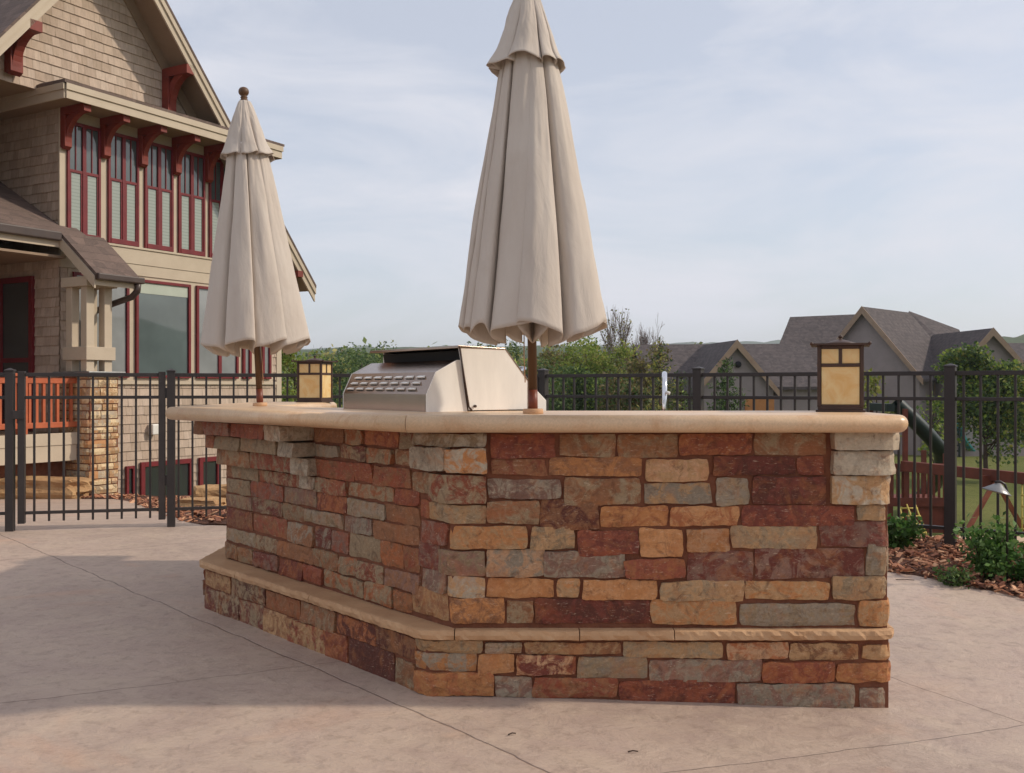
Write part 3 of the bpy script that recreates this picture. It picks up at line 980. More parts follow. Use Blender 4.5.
# ------------------------------------------------------------------ lanterns
def lantern(loc, rz, label):
    t = empty('pier_lantern', loc, label, 'lantern', 'lanterns on the bar counter', rz)
    w = 0.086
    def P(mbx, name, mat, par=t, bev=0.0):
        o = mbx.build(name, mat, par, False, bev); return o
    b = MB(); b.box(-0.100, 0.100, -0.100, 0.100, 0, 0.010); b.box(-0.092, 0.092, -0.092, 0.092, 0.010, 0.022)
    P(b, 'base', M['iron'], t, 0.002)
    f = MB()
    for sx in (-1, 1):
        for sy in (-1, 1):
            f.box(sx * w - 0.0075, sx * w + 0.0075, sy * w - 0.0075, sy * w + 0.0075, 0.022, 0.282)
    for k in range(4):
        rot = Matrix.Rotation(k * math.pi / 2, 3, 'Z')
        def ob(x0, x1, z0, z1, y0=-w - 0.006, y1=-w + 0.006):
            f.obox(rot @ Vector((x0, y0, z0)), rot @ Vector((x1 - x0, 0, 0)), rot @ Vector((0, y1 - y0, 0)), Vector((0, 0, z1 - z0)))
        ob(-w + 0.009, w - 0.009, 0.022, 0.032); ob(-w + 0.009, w - 0.009, 0.192, 0.206); ob(-w + 0.009, w - 0.009, 0.268, 0.282)
        ob(-0.0065, 0.0065, 0.206, 0.268)
    P(f, 'frame', M['iron'], t, 0.0012)
    for k in range(4):
        rot = Matrix.Rotation(k * math.pi / 2, 3, 'Z')
        for (x0, x1, z0, z1) in ((-w + 0.010, w - 0.010, 0.033, 0.191), (-w + 0.010, -0.0075, 0.207, 0.267), (0.0075, w - 0.010, 0.207, 0.267)):
            g = MB()
            g.obox(rot @ Vector((x0, -w - 0.0015, z0)), rot @ Vector((x1 - x0, 0, 0)), rot @ Vector((0, 0.003, 0)), Vector((0, 0, z1 - z0)))
            P(g, 'glass_pane', M['amber'])
    r_ = MB()
    r_.box(-0.118, 0.118, -0.118, 0.118, 0.2825, 0.291)
    for sx in (-1, 1):
        for sy in (-1, 1):
            r_.lathe([(0.0005, -0.007), (0.006, -0.004), (0.008, 0.002), (0.005, 0.008), (0.0005, 0.010)], (sx * 0.116, sy * 0.116, 0.288), 8)
    k = len(r_.v)
    P(r_, 'roof', M['iron'], t)
    cp = MB(); cp.lathe([(0.070, 0.291), (0.062, 0.297), (0.034, 0.305), (0.012, 0.311), (0.006, 0.313), (0.006, 0.317), (0.009, 0.320), (0.009, 0.326), (0.004, 0.330), (0.0005, 0.331)], (0, 0, 0), 16)
    P(cp, 'cap', M['iron'])
    return t
lantern((1.415, 4.31, 1.0915), R(-18), 'amber glass lantern at the right end of the bar, nearer and larger')
lantern((-1.36, 6.90, 1.0915), R(-14), 'amber glass lantern on the far arm of the bar, behind the grill').scale = (0.98, 0.98, 0.98)

# ------------------------------------------------------------------ umbrellas
def canopy_sheet(z_top, z_bot, r_top, r_bot, nl, seed, nt=44, power=1.0, flare=0.0, drop=0.05, w0=0.15, w1=1.0, wpow=0.6, depth=0.55, twist=0.12, wav=0.012):
    """folded canvas: every panel hangs as a flat knife pleat that turns over its neighbour"""
    rr = random.Random(seed)
    wid = [rr.uniform(0.7, 1.4) for _ in range(nl)]
    tot = sum(wid); acc = [0.0]
    for w_ in wid: acc.append(acc[-1] + w_ / tot)
    def lobe(i):
        d_ = depth * rr.uniform(0.8, 1.15)
        out = rr.uniform(0.93, 1.07); ov = rr.uniform(0.08, 0.38); mid = rr.uniform(-0.05, 0.05)
        # (angle fraction, radius, hem drop)
        c = [(0.0, 1 - d_, 1.0), (0.05, 0.80, 0.80), (0.16, 0.93 * out, 0.46), (0.40 + mid, 0.975 * out, 0.38), (0.68 + mid, 1.01 * out, 0.26), (0.95 + ov * 0.4, 1.035 * out, 0.06),
             (1.03 + ov, 1.00 * out, 0.08), (1.03 + ov * 0.95, 0.93 * out, 0.35), (0.99 + ov * 0.5, 0.80, 0.80)]
        if rr.random() < 0.38:
            c = [c[0]] + [(1 - q[0], q[1], q[2]) for q in reversed(c[1:])]
        return c
    lobes = [lobe(i) for i in range(nl)]
    ctrl = []
    for i in range(nl):
        for k, (u, r_, h_) in enumerate(lobes[i]):
            un = k / len(lobes[i])
            ctrl.append((acc[i] + (acc[i + 1] - acc[i]) * un, acc[i] + (acc[i + 1] - acc[i]) * u, r_, h_))
    for _ in range(2):          # corner cutting keeps the turned edges fairly sharp
        new = []
        n = len(ctrl)
        for i in range(n):
            p, q = ctrl[i], list(ctrl[(i + 1) % n])
            if i == n - 1: q[0] += 1.0; q[1] += 1.0
            new.append(tuple(0.78 * x + 0.22 * y for x, y in zip(p, q)))
            new.append(tuple(0.22 * x + 0.78 * y for x, y in zip(p, q)))
        ctrl = new
    N = len(ctrl)
    mb_ = MB()
    for it in range(nt + 1):
        t = it / nt
        Rr = r_top + (r_bot - r_top) * (t ** power) + flare * max(0, t - 0.70) ** 2
        w = w0 + (w1 - w0) * t ** wpow
        for (ub, uf, rf, hf) in ctrl:
            th = 2 * math.pi * (ub + (uf - ub) * w) + twist * (1 - t)
            c_, s_ = math.cos(th), math.sin(th)
            r_ = Rr * (1 + (rf - 1) * w)
            r_ += wav * (noise.noise((c_ * 2.2, s_ * 2.2, t * 2.0 + seed)) + 0.55 * noise.noise((c_ * 6 + t * 2.5, s_ * 6, t * 3.1 + seed * 2)) + 0.25 * noise.noise((c_ * 15, s_ * 15, t * 9 + seed)))
            z = z_top + (z_bot - z_top) * t - drop * hf * sm(0.55, 1.0, t) + 0.022 * noise.noise((c_ * 1.6, s_ * 1.6, seed * 3)) * t ** 3
            mb_.v.append((r_ * c_, r_ * s_, z))
    for it in range(nt):
        for k in range(N):
            k2 = (k + 1) % N
            mb_.face((it * N + k, it * N + k2, (it + 1) * N + k2, (it + 1) * N + k), None, None, 0, True)
    return mb_
def umbrella(loc, rz, label, lean, CSEED):
    t = empty('patio_umbrella', loc, label, 'umbrella', 'closed umbrellas standing in the bar counter', rz)
    t.rotation_euler = (Matrix.Rotation(lean, 3, 'Y') @ Matrix.Rotation(rz, 3, 'Z')).to_euler()
    t.scale = (0.96, 0.96, 0.96)
    p = MB(); p.tube([(0, 0, 0.0), (0, 0, 0.10)], 0.0200, 16); p.build('pole_foot', M['red_pole'], t, False)
    p = MB(); p.tube([(0, 0, 0.10), (0, 0, 1.78)], 0.0190, 16); p.build('pole', M['pole'], t, False)
    c = MB(); c.lathe([(0.0415, 0.0), (0.0425, 0.003), (0.0425, 0.017), (0.040, 0.021), (0.0235, 0.0215)], (0, 0, 0), 24); c.build('collar', M['ring'], t, False)
    cs = canopy_sheet(1.50, 0.372, 0.106, 0.302, 11, CSEED, 60, 0.95, 0.0, 0.085, 0.35, 1.0, 0.5, 0.58, 0.12, 0.009)
    o = cs.build('canopy', M['cloth'], t, False)
    m = o.modifiers.new('cloth', 'SOLIDIFY'); m.thickness = 0.0022; m.offset = 0
    vs = canopy_sheet(1.757, 1.440, 0.030, 0.150, 9, CSEED + 6, 28, 0.86, 0.16, 0.022, 0.05, 0.85, 1.0, 0.40, 0.05, 0.007)
    o = vs.build('vent_cap', M['cloth'], t, False)
    m = o.modifiers.new('cloth', 'SOLIDIFY'); m.thickness = 0.0022; m.offset = 0
    f = MB(); f.lathe([(0.020, 1.752), (0.024, 1.757), (0.024, 1.766), (0.016, 1.771), (0.018, 1.776), (0.022, 1.780), (0.019, 1.785), (0.014, 1.788), (0.022, 1.793), (0.029, 1.802), (0.0315, 1.813), (0.029, 1.825), (0.021, 1.835), (0.008, 1.840), (0.001, 1.8405)], (0, 0, 0), 20)
    f.build('finial', M['pole'], t, False)
    # stay rod cord that hangs beside the pole
    s_ = MB(); s_.tube([(-0.034, -0.006, 0.34), (-0.036, -0.006, 0.24), (-0.033, -0.006, 0.13)], 0.0022, 6); s_.build('crank_cord', M['ring'], t, False)
    return t
umbrella((0.084, 3.98, 1.0915), R(12), 'closed beige umbrella right of the grill, larger and nearer, its tip cut off', R(-0.9), 3)
umbrella((-1.385, 5.50, 1.0915), R(140), 'closed beige umbrella with round wooden finial in front of the house', R(-3.0), 5).scale = (0.915, 0.915, 0.955)
# ------------------------------------------------------------------ fences
FH = 1.315
picket_me = {}
def fence_run(root, p0, p1, posts, rails, z_pick0, pstep=0.1143, base=0.0, pick_from=None, postw=0.032, capz=0.012):
    """p0,p1 plan points; parts under root (root rotation 0)"""
    p0 = Vector(p0); p1 = Vector(p1)
    d = (p1 - p0); L = d.length; d.normalize(); nn = Vector((-d.y, d.x))
    for s in posts:
        q = p0 + d * s
        b = MB(); hw = postw
        zb = T(q.x, q.y) - 0.05
        b.obox((q.x - (d.x + nn.x) * hw, q.y - (d.y + nn.y) * hw, zb), (d.x * 2 * hw, d.y * 2 * hw, 0), (nn.x * 2 * hw, nn.y * 2 * hw, 0), (0, 0, FH + capz - zb))
        o = b.build('post', M['fence'], root, True, 0.003)
        c = MB(); h2 = postw + 0.005
        z = FH + capz
        cs = [Vector((q.x + (d.x * i + nn.x * j) * h2, q.y + (d.y * i + nn.y * j) * h2, z)) for i, j in ((-1, -1), (1, -1), (1, 1), (-1, 1))]
        c.prism(cs, (0, 0, 0.010))
        k = len(c.v); c.v += [tuple(p + Vector((0, 0, 0.0105))) for p in cs] + [(q.x, q.y, z + 0.028)]
        for i in range(4): c.face((k + i, k + (i + 1) % 4, k + 4))
        c.build('post_cap', M['fence'], o)
    for z0, z1, hw in rails:
        b = MB()
        b.obox((p0.x - nn.x * hw, p0.y - nn.y * hw, z0), (d.x * L, d.y * L, 0), (nn.x * 2 * hw, nn.y * 2 * hw, 0), (0, 0, z1 - z0))
        b.build('rail', M['fence'], root, True, 0.002)
    key = round(z_pick0, 3)
    if key not in picket_me:
        b = MB(); b.box(-0.0085, 0.0085, -0.0085, 0.0085, z_pick0, FH - 0.032)
        me = bpy.data.meshes.new('picket'); me.from_pydata(b.v, [], b.f); me.materials.append(M['fence'])
        picket_me[key] = me
    n = int(L / pstep)
    off = (L - (n - 1) * pstep) / 2 if pick_from is None else pick_from
    s = off
    ro = wloc(root)
    ang = math.atan2(d.y, d.x)
    while s < L - 0.03:
        if all(abs(s - q) > 0.05 for q in posts):
            q = p0 + d * s
            o = bpy.data.objects.new('picket', picket_me[key])
            COL.objects.link(o)
            o.parent = root
            o.location = (q.x - ro.x, q.y - ro.y, -ro.z)
            o.rotation_euler = (0, 0, ang)
        s += pstep

RAILS = ((FH - 0.032, FH, 0.018), (1.095, 1.122, 0.0155), (0.135, 0.160, 0.0155))
c_corner = Vector((0.26, 9.36))
lp2 = Vector((-2.93, 8.6)); dl = Vector((0.97, 0.24)).normalized()
lp1 = Vector((-4.165, 8.30))
f1 = empty('fence', (lp2.x, lp2.y, 0), 'dark metal picket fence from the gate to the back corner behind the bar', 'fence', 'dark metal fence runs')
c_corner = lp2 + dl * 3.32
fence_run(f1, lp2, c_corner, [0.0, 1.70], RAILS, 0.075)
f2 = empty('fence', (c_corner.x, c_corner.y, 0), 'dark metal picket fence behind the bar and along the right mulch bed', 'fence', 'dark metal fence runs')
pr = Vector((3.24, 7.4)); dr = (pr - Vector((1.57, 8.5))).normalized()
cr0 = pr - dr * (pr - c_corner).length
end = pr + dr * 2.6
Ltot = (end - c_corner).length
d2 = (end - c_corner).normalized()
sp = (pr - c_corner).dot(d2)
fence_run(f2, c_corner, end, [0.0, sp - 2.0, sp, sp + 2.0], RAILS, 0.075, postw=0.038, capz=0.030)
f3 = empty('fence', (lp1.x, lp1.y, 0), 'dark metal picket fence left of the gate, cut by the picture edge', 'fence', 'dark metal fence runs')
fence_run(f3, lp1, lp1 + Vector((-2.3, -0.35)), [0.0, 2.0], RAILS, 0.075, pick_from=0.16)
# gate leaf between the two posts
gt = empty('gate', (lp1.x + 0.29, lp1.y + 0.06, 0), 'dark metal picket gate standing closed between two thick posts', 'gate')
dg = (lp2 - lp1).normalized()
g0, g1 = lp1 + dg * 0.088, lp2 - dg * 0.075
ng = Vector((-dg.y, dg.x))
Lg = (g1 - g0).length
for s in (0.0, Lg):
    q = g0 + dg * s; hw = 0.027
    b = MB(); b.obox((q.x - (dg.x + ng.x) * hw, q.y - (dg.y + ng.y) * hw, 0.06), (dg.x * 2 * hw, dg.y * 2 * hw, 0), (ng.x * 2 * hw, ng.y * 2 * hw, 0), (0, 0, FH + 0.012 - 0.06))
    o = b.build('stile', M['fence'], gt, True, 0.003)
fence_run(gt, g0 + dg * 0.03, g1 - dg * 0.03, [], RAILS, 0.075)
q = g0 - dg * 0.05
b = MB(); b.obox((q.x, q.y - 0.05, 0.93), (0.09, 0.022, 0), (-0.008, 0.035, 0), (0, 0, 0.07)); b.build('latch', M['fence'], gt, True, 0.004)
for zz in (0.35, 1.1):
    q = g1 + dg * 0.02
    b = MB(); b.obox((q.x, q.y - 0.02, zz), (dg.x * 0.05, dg.y * 0.05, 0), (ng.x * 0.04, ng.y * 0.04, 0), (0, 0, 0.09)); b.build('hinge', M['fence'], gt, True, 0.003)

# chrome hand rail behind the bar
cr_ = empty('handrail', (0.93, 6.1, 0), 'polished chrome pool handrail standing between bar and fence', 'handrail')
pts = [(0.93, 6.1, T(0.93, 6.1) - 0.02)] + [(0.93, 6.1, 1.06 + 0.0)]
HX = lambda y: 0.1525 * y
arc = [(HX(6.1 + 0.16 - 0.16 * math.cos(a)), 6.1 + 0.16 - 0.16 * math.cos(a), 1.12 + 0.16 * math.sin(a)) for a in [math.pi * i / 10 for i in range(11)]]
b = MB(); b.tube(pts + arc + [(HX(6.42), 6.42, 1.0), (HX(6.55), 6.55, 0.62), (HX(6.6), 6.6, -0.02)], 0.0165, 12); b.build('rail_tube', M['chrome'], cr_)
for y in (6.1, 6.6):
    b = MB(); b.lathe([(0.05, 0.0), (0.05, 0.008), (0.03, 0.02), (0.018, 0.024)], (0.1525 * y, y, T(0.93, y)), 16); b.build('flange', M['chrome'], cr_)
b = MB(); b.tube([(0.935, 6.08, 1.165), (0.958, 6.07, 1.158)], 0.010, 8); b.build('clamp_knob', M['white'], cr_)

# ------------------------------------------------------------------ main house
O0 = Vector((-6.593, 19.0)); UF = Vector((0.5, 0.866)); NF = Vector((0.866, -0.5))
def H(s, o, z):
    p = O0 + UF * s + NF * o
    return Vector((p.x, p.y, z))
US, UO = Vector((UF.x, UF.y, 0)), Vector((NF.x, NF.y, 0))
house = empty('house', H(0, 0, -0.9), 'large shingled house with red windows, brackets and a steep gable at left', 'house')
def hbox(mb_, s0, s1, o0, o1, z0, z1, col=None):
    mb_.obox(H(s0, o0, z0), US * (s1 - s0), UO * (o1 - o0), (0, 0, z1 - z0), col)
def hpart(name, mat, boxes, par=None, bev=0.0):
    b_ = MB()
    for bx_ in boxes:
        hbox(b_, *bx_)
    return b_.build(name, mat, par or house, True, bev)

SID = [lin(c) for c in ((180, 160, 142), (186, 166, 149), (174, 154, 137), (182, 162, 145), (178, 157, 139), (187, 168, 151), (171, 151, 133))]
def shingles(mb_, org, along, out, L, z0, z1, seed, clip=None, row=0.165, wmin=0.10, wmax=0.26):
    """lapped shingle courses: each shingle its own wedge"""
    rs = random.Random(seed)
    z = z0
    along = Vector(along); out = Vector(out)
    while z < z1 - 0.02:
        h = min(row, z1 - z)
        s = -rs.uniform(0, wmax)
        while s < L:
            w = rs.uniform(wmin, wmax)
            a, b_ = max(0, s), min(L, s + w)
            s += w
            if b_ - a < 0.01: continue
            if clip and not clip((a + b_) / 2, z + h / 2): continue
            col = rs.choice(SID)
            g = rs.uniform(0.93, 1.05)
            col = tuple(x * g for x in col)
            o1 = org + along * (a + 0.002) + Vector((0, 0, z)); o2 = org + along * (b_ - 0.002) + Vector((0, 0, z))
            db = 0.024 + rs.uniform(-0.003, 0.004); dt = 0.006
            k = len(mb_.v)
            up = Vector((0, 0, h + 0.0))
            lo = Vector((0, 0, rs.uniform(-0.006, 0.002)))
            for p in (o1, o2): mb_.v.append(tuple(p + lo))
            for p in (o1, o2): mb_.v.append(tuple(p + lo + out * db))
            for p in (o1, o2): mb_.v.append(tuple(p + up + out * dt))
            mb_.face((k, k + 1, k + 3, k + 2), col); mb_.face((k + 2, k + 3, k + 5, k + 4), col)
        z += row

PK_S, PK_Z, SL = -1.53, 9.30, 1.187
def roof_z(s):
    return PK_Z - SL * abs(s - PK_S)
# backing walls
wb = MB()
hbox(wb, -2.24, 2.05, -1.6, 0.0, 3.4, 6.0); hbox(wb, -2.24, -0.6, -5.0, -1.6, 3.4, 6.0); hbox(wb, -2.24, 3.10, -5.0, 0.0, -1.3, 3.4)
hbox(wb, -6.2, -2.245, -5.0, -1.9, -1.3, 6.2)
pr_ = [H(s, 0.0, z) for s, z in ((-5.0, 5.15), (1.95, 5.15), (PK_S, PK_Z - 0.1))]
wb.prism([H(-3.9, 0, 6.15), H(0.9, 0, 6.15), H(PK_S, 0, PK_Z - 0.25)], -UO * 5.0)
hbox(wb, -5.7, -5.4, -1.9, 0.26, 0.42, 3.30)  # added end wall, out of view, keeps sky light off the porch
wb.build('wall_core', M['soffit'], house)
sh = MB()
shingles(sh, H(-2.24, 0, 0), US, UO, 5.34, -1.3, 3.30, 1)
shingles(sh, H(-4.1, 0, 0), US, UO, 5.2, 6.15, 9.2, 2, lambda s, z: z < roof_z(-4.1 + s) - 0.12)
shingles(sh, H(-2.24, 0, 0), -UO, -US, 2.1, 0.42, 6.0, 3)
shingles(sh, H(-2.24, -1.9, 0), -US, UO, 3.9, 0.3, 6.0, 4)
shingles(sh, H(3.10, -5.0, 0), UO, US, 5.0, -1.3, 3.4, 6)
sh.build('shingle_siding', M['siding'], house)
# boards and trim
hpart('corner_board', M['trim'], [(-2.27, -2.10, 0.0, 0.035, 3.3, 5.95)], None, 0.004)
hpart('corner_board', M['trim'], [(2.98, 3.13, 0.0, 0.035, -1.3, 3.4)], None, 0.004)
hpart('band_board', M['trim'], [(-2.26, 3.12, 0.0, 0.05, 3.24, 3.44), (-2.26, 3.12, 0.0, 0.062, 3.444, 3.72), (-2.26, 3.12, 0.0, 0.085, 3.722, 3.76)], None, 0.004)
hpart('window_surround', M['trim'], [(-2.10, 2.05, 0.0, 0.030, 3.762, 5.95)])
hpart('window_surround', M['trim'], [(-2.10, 2.86, 0.0, 0.028, 1.30, 3.238)])
hpart('sill_board', M['trim'], [(-2.15, 2.95, 0.0, 0.07, 1.24, 1.298)], None, 0.004)
# double upper windows
def double_window(s0, s1, z0, z1):
    w = empty('window', H((s0 + s1) / 2, 0.03, z0)); w.parent = house
    w.location = H((s0 + s1) / 2, 0.03, z0) - wloc(house)
    o0 = 0.0305
    fr = [(s0, s0 + 0.045, o0, 0.075, z0, z1), (s1 - 0.045, s1, o0, 0.075, z0, z1), (s0 + 0.045, s1 - 0.045, o0, 0.075, z1 - 0.06, z1), (s0 + 0.045, s1 - 0.045, o0, 0.085, z0, z0 + 0.09)]
    mid = (s0 + s1) / 2
    fr.append((mid - 0.036, mid + 0.036, o0, 0.075, z0 + 0.09, z1 - 0.06))
    zm = z0 + (z1 - z0) * 0.575
    for a, b_ in ((s0 + 0.045, mid - 0.036), (mid + 0.036, s1 - 0.045)):
        fr.append((a, b_, o0, 0.068, zm - 0.025, zm + 0.025))
        fr.append((a, a + 0.034, o0, 0.062, z0 + 0.09, zm - 0.025)); fr.append((b_ - 0.026, b_, o0, 0.062, z0 + 0.09, zm - 0.025))
        m_ = (a + b_) / 2
        fr.append((m_ - 0.010, m_ + 0.010, o0, 0.060, zm + 0.025, z1 - 0.06))
    hpart('frame', M['redtrim'], fr, w, 0.004)
    for a, b_ in ((s0 + 0.045, mid - 0.036), (mid + 0.036, s1 - 0.045)):
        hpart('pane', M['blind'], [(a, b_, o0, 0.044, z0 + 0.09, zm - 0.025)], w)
        hpart('pane', M['glassu'], [(a, b_, o0, 0.044, zm + 0.025, z1 - 0.06)], w)

for s0 in (-2.14, -1.316, -0.517, 0.274, 1.05):
    double_window(s0, s0 + 0.665, 3.765, 5.76)
def single_window(s0, s1, z0, z1, pane, mull=(), fw=0.07, curtain=None):
    w = empty('window', (0, 0, 0)); w.parent = house
    w.location = H((s0 + s1) / 2, 0.03, z0) - wloc(house)
    o0 = 0.029
    fr = [(s0, s0 + fw, o0, 0.08, z0, z1), (s1 - fw, s1, o0, 0.08, z0, z1), (s0 + fw, s1 - fw, o0, 0.08, z1 - fw, z1), (s0 + fw, s1 - fw, o0, 0.09, z0, z0 + fw)]
    for m_ in mull: fr.append((m_ - 0.04, m_ + 0.04, o0, 0.075, z0 + fw, z1 - fw))
    hpart('frame', M['redtrim'], fr, w, 0.004)
    hpart('pane', M[pane], [(s0 + fw, s1 - fw, o0, 0.042, z0 + fw, z1 - fw)], w)
    if curtain:
        hpart('blind', M['roller'], [(s0 + fw, s1 - fw, 0.0425, 0.050, z1 - fw - curtain, z1 - fw)], w)
single_window(-2.02, -0.87, 1.36, 3.18, 'curt', (-1.42,), 0.055)
single_window(-0.72, 0.57, 1.36, 3.18, 'glass', (), 0.055, 0.20)
single_window(0.72, 1.83, 1.36, 3.18, 'curt', (1.33,), 0.055)

single_window(1.96, 2.20, 1.36, 3.20, 'curt', (), 0.06)
single_window(2.52, 2.78, 1.36, 3.20, 'curt', (), 0.06)
# basement windows
single_window(-0.61, 0.625, -1.0, -0.20, 'glassd', (), 0.09)
single_window(0.79, 1.34, -1.0, -0.20, 'glassd', (), 0.09)
single_window(-0.93, -0.74, -1.0, -0.25, 'glassd', (), 0.05)
# main roof: shingle slabs, soffit, rake boards
def roof_plane(sa, za, sb, zb, o0, o1, name, th, mat, drop=0.0):
    b_ = MB()
    b_.prism([H(sa, o1, za - drop), H(sb, o1, zb - drop), H(sb, o1, zb - drop - th), H(sa, o1, za - drop - th)], UO * (o0 - o1))
    return b_.build(name, mat, house)
sR_, zR_ = 3.45, PK_Z - SL * (3.45 - PK_S)
sL_, zL_ = -6.6, PK_Z - SL * (PK_S + 6.6)
roof_plane(PK_S, PK_Z, sR_, zR_, -5.2, 0.74, 'roof_slope', 0.06, M['roof'])
roof_plane(PK_S, PK_Z, sL_, zL_, -5.2, 0.74, 'roof_slope', 0.06, M['roof'])
roof_plane(PK_S, PK_Z, sR_, zR_, -5.2, 0.66, 'soffit', 0.05, M['soffit'], 0.07)
roof_plane(PK_S, PK_Z, sL_, zL_, -5.2, 0.66, 'soffit', 0.05, M['soffit'], 0.07)
for sa, za in ((sR_, zR_), (sL_, zL_)):
    roof_plane(PK_S, PK_Z, sa, za, 0.665, 0.70, 'rake_board', 0.29, M['trim'], 0.064)
    roof_plane(PK_S, PK_Z, sa, za, 0.702, 0.73, 'rake_board', 0.13, M['trim'], 0.062)
roof_plane(PK_S + 0.3, roof_z(PK_S + 0.3), sR_, zR_, 0.0, 0.0, 'x', 0.01, M['trim']) if False else None
# pent roof over the upper windows
EZ = 6.22; s_a, s_b, o_e = -2.64, 2.40, 0.70
PR = 0.20
b_ = MB(); b_.prism([H(s_a - 0.05, o_e + 0.05, EZ), H(s_b + 0.05, o_e + 0.05, EZ), H(s_b - 0.3, 0.0, EZ + PR), H(-2.2, 0.0, EZ + PR)], (0, 0, -0.05))
b_.build('pent_roof', M['roof'], house)
b_ = MB(); b_.prism([H(s_a - 0.052, o_e + 0.048, EZ), H(-2.202, -0.002, EZ + PR), H(-2.202, -3.6, EZ + PR + 0.12), H(s_a - 0.052, -3.6, EZ)], (0, 0, -0.05))
b_.build('pent_roof', M['roof'], house)
for k in (-1, 1):
    b_ = MB(); e_ = PK_S + k * 2.75
    b_.prism([H(PK_S, 0.03, PK_Z - 0.10), H(e_, 0.03, roof_z(e_) - 0.10), H(e_, 0.03, roof_z(e_) - 0.42), H(PK_S, 0.03, PK_Z - 0.42)], UO * 0.025)
    b_.build('frieze_board', M['soffit'], house)
hpart('fascia_board', M['trim'], [(s_a, s_b, o_e, o_e + 0.03, EZ - 0.30, EZ - 0.055), (s_a - 0.015, s_b + 0.015, o_e + 0.0305, o_e + 0.055, EZ - 0.16, EZ - 0.053)], None, 0.003)
hpart('fascia_board', M['trim'], [(s_a - 0.03, s_a, -3.6, o_e, EZ - 0.30, EZ - 0.055), (s_a - 0.055, s_a - 0.0305, -3.6, o_e + 0.02, EZ - 0.16, EZ - 0.053)], None, 0.003)
hpart('fascia_board', M['trim'], [(s_b, s_b + 0.03, 0.0, o_e, EZ - 0.30, EZ - 0.055)], None, 0.003)
hpart('eave_soffit', M['soffit'], [(s_a + 0.002, s_b - 0.002, 0.0, o_e - 0.002, EZ - 0.27, EZ - 0.25), (s_a + 0.002, -2.24, -3.6, -0.002, EZ - 0.27, EZ - 0.25)])
# brackets
def bracket(s, ztop, depth, height, w=0.13, hollow=True, th=0.13):
    b_ = MB()
    q = lambda o, z: H(s - w / 2, o, ztop + z)
    b_.prism([q(0.03, 0), q(depth, 0), q(depth, -th), q(0.03, -th)], US * w)
    b_.prism([q(0.03, -th - 0.002), q(0.03 + th, -th - 0.002), q(0.03 + th, -height), q(0.03 + th * 0.5, -height - 0.05), q(0.03, -height)], US * w)
    N = 9
    outer, inn = [], []
    for i in range(N + 1):
        a = math.pi / 2 * i / N
        # concave quarter curve from post foot to beam tip
        o_ = depth * 0.93 - (depth * 0.93 - 0.03 - th) * math.cos(a); z_ = -height * 0.93 + (height * 0.93 - th) * math.sin(a)
        o_ = 0.03 + th + (depth * 0.90 - th) * (1 - math.cos(a)); z_ = -height * 0.9 + (height * 0.9 - th) * math.sin(a) ** 1.0
        outer.append((o_, z_))
        inn.append((max(0.03 + th * 0.6, o_ - 0.10), min(-th * 0.4, z_ + 0.09)))
    ws = w * 0.72
    for i in range(N):
        pts_ = [outer[i], outer[i + 1], inn[i + 1], inn[i]]
        b_.prism([H(s - ws / 2, o_, ztop + z_) for o_, z_ in pts_], US * ws)
    if not hollow:
        pts_ = [(0.035, -th * 0.9)] + [(0.035, -height * 0.85)] + inn + [(depth * 0.8, -th * 0.9)]
        b_.prism([H(s - ws * 0.3, o_, ztop + z_) for o_, z_ in pts_], US * ws * 0.6)
    return b_.build('bracket', M['redwood'], house, True, 0.004)
for s in (-2.19, -1.40, -0.59, 0.20, 1.0, 1.80):
    bracket(s, EZ - 0.272, 0.66, 0.66, 0.14, True)
bracket(0.0, 7.20, 0.70, 0.92, 0.20, True, 0.17)
bracket(-3.16, 7.03, 0.70, 0.74, 0.22, True, 0.17)
bracket(2.95, 3.65, 0.74, 0.60, 0.16)
# light fixture on the siding
hpart('wall_light', M['white'], [(-0.42, -0.26, 0.02, 0.16, 0.30, 0.50)], None, 0.02)

# porch: deck, pier, columns, beam, roof, railing, door
pier = MB()
hbox(pier, -2.35, -1.80, 0.15, 0.93, -0.9, 1.38)
pier.build('pier_core', M['mortar'], house)
pierp = [H(-2.35, 0.31, 0), H(-2.35, 0.93, 0), H(-1.80, 0.93, 0), H(-1.80, 0.31, 0)]
pp = Path([(p.x, p.y) for p in [H(-1.80, 0.31, 0), H(-1.80, 0.93, 0), H(-2.35, 0.93, 0), H(-2.35, 0.31, 0)]], 0.0, 0.03)
pp = Path([(p.x, p.y) for p in [H(-2.35, 0.15, 0), H(-2.35, 0.93, 0), H(-1.80, 0.93, 0), H(-1.80, 0.15, 0)]], 0.0, 0.03)
pst = MB()
rnd = random.Random(21)
z = -0.85
PAL['C'] = (216, 190, 150)
PL = ['T', 'Y', 'T', 'K', 'T', 'C', 'C', 'L', 'L', 'G', 'C']
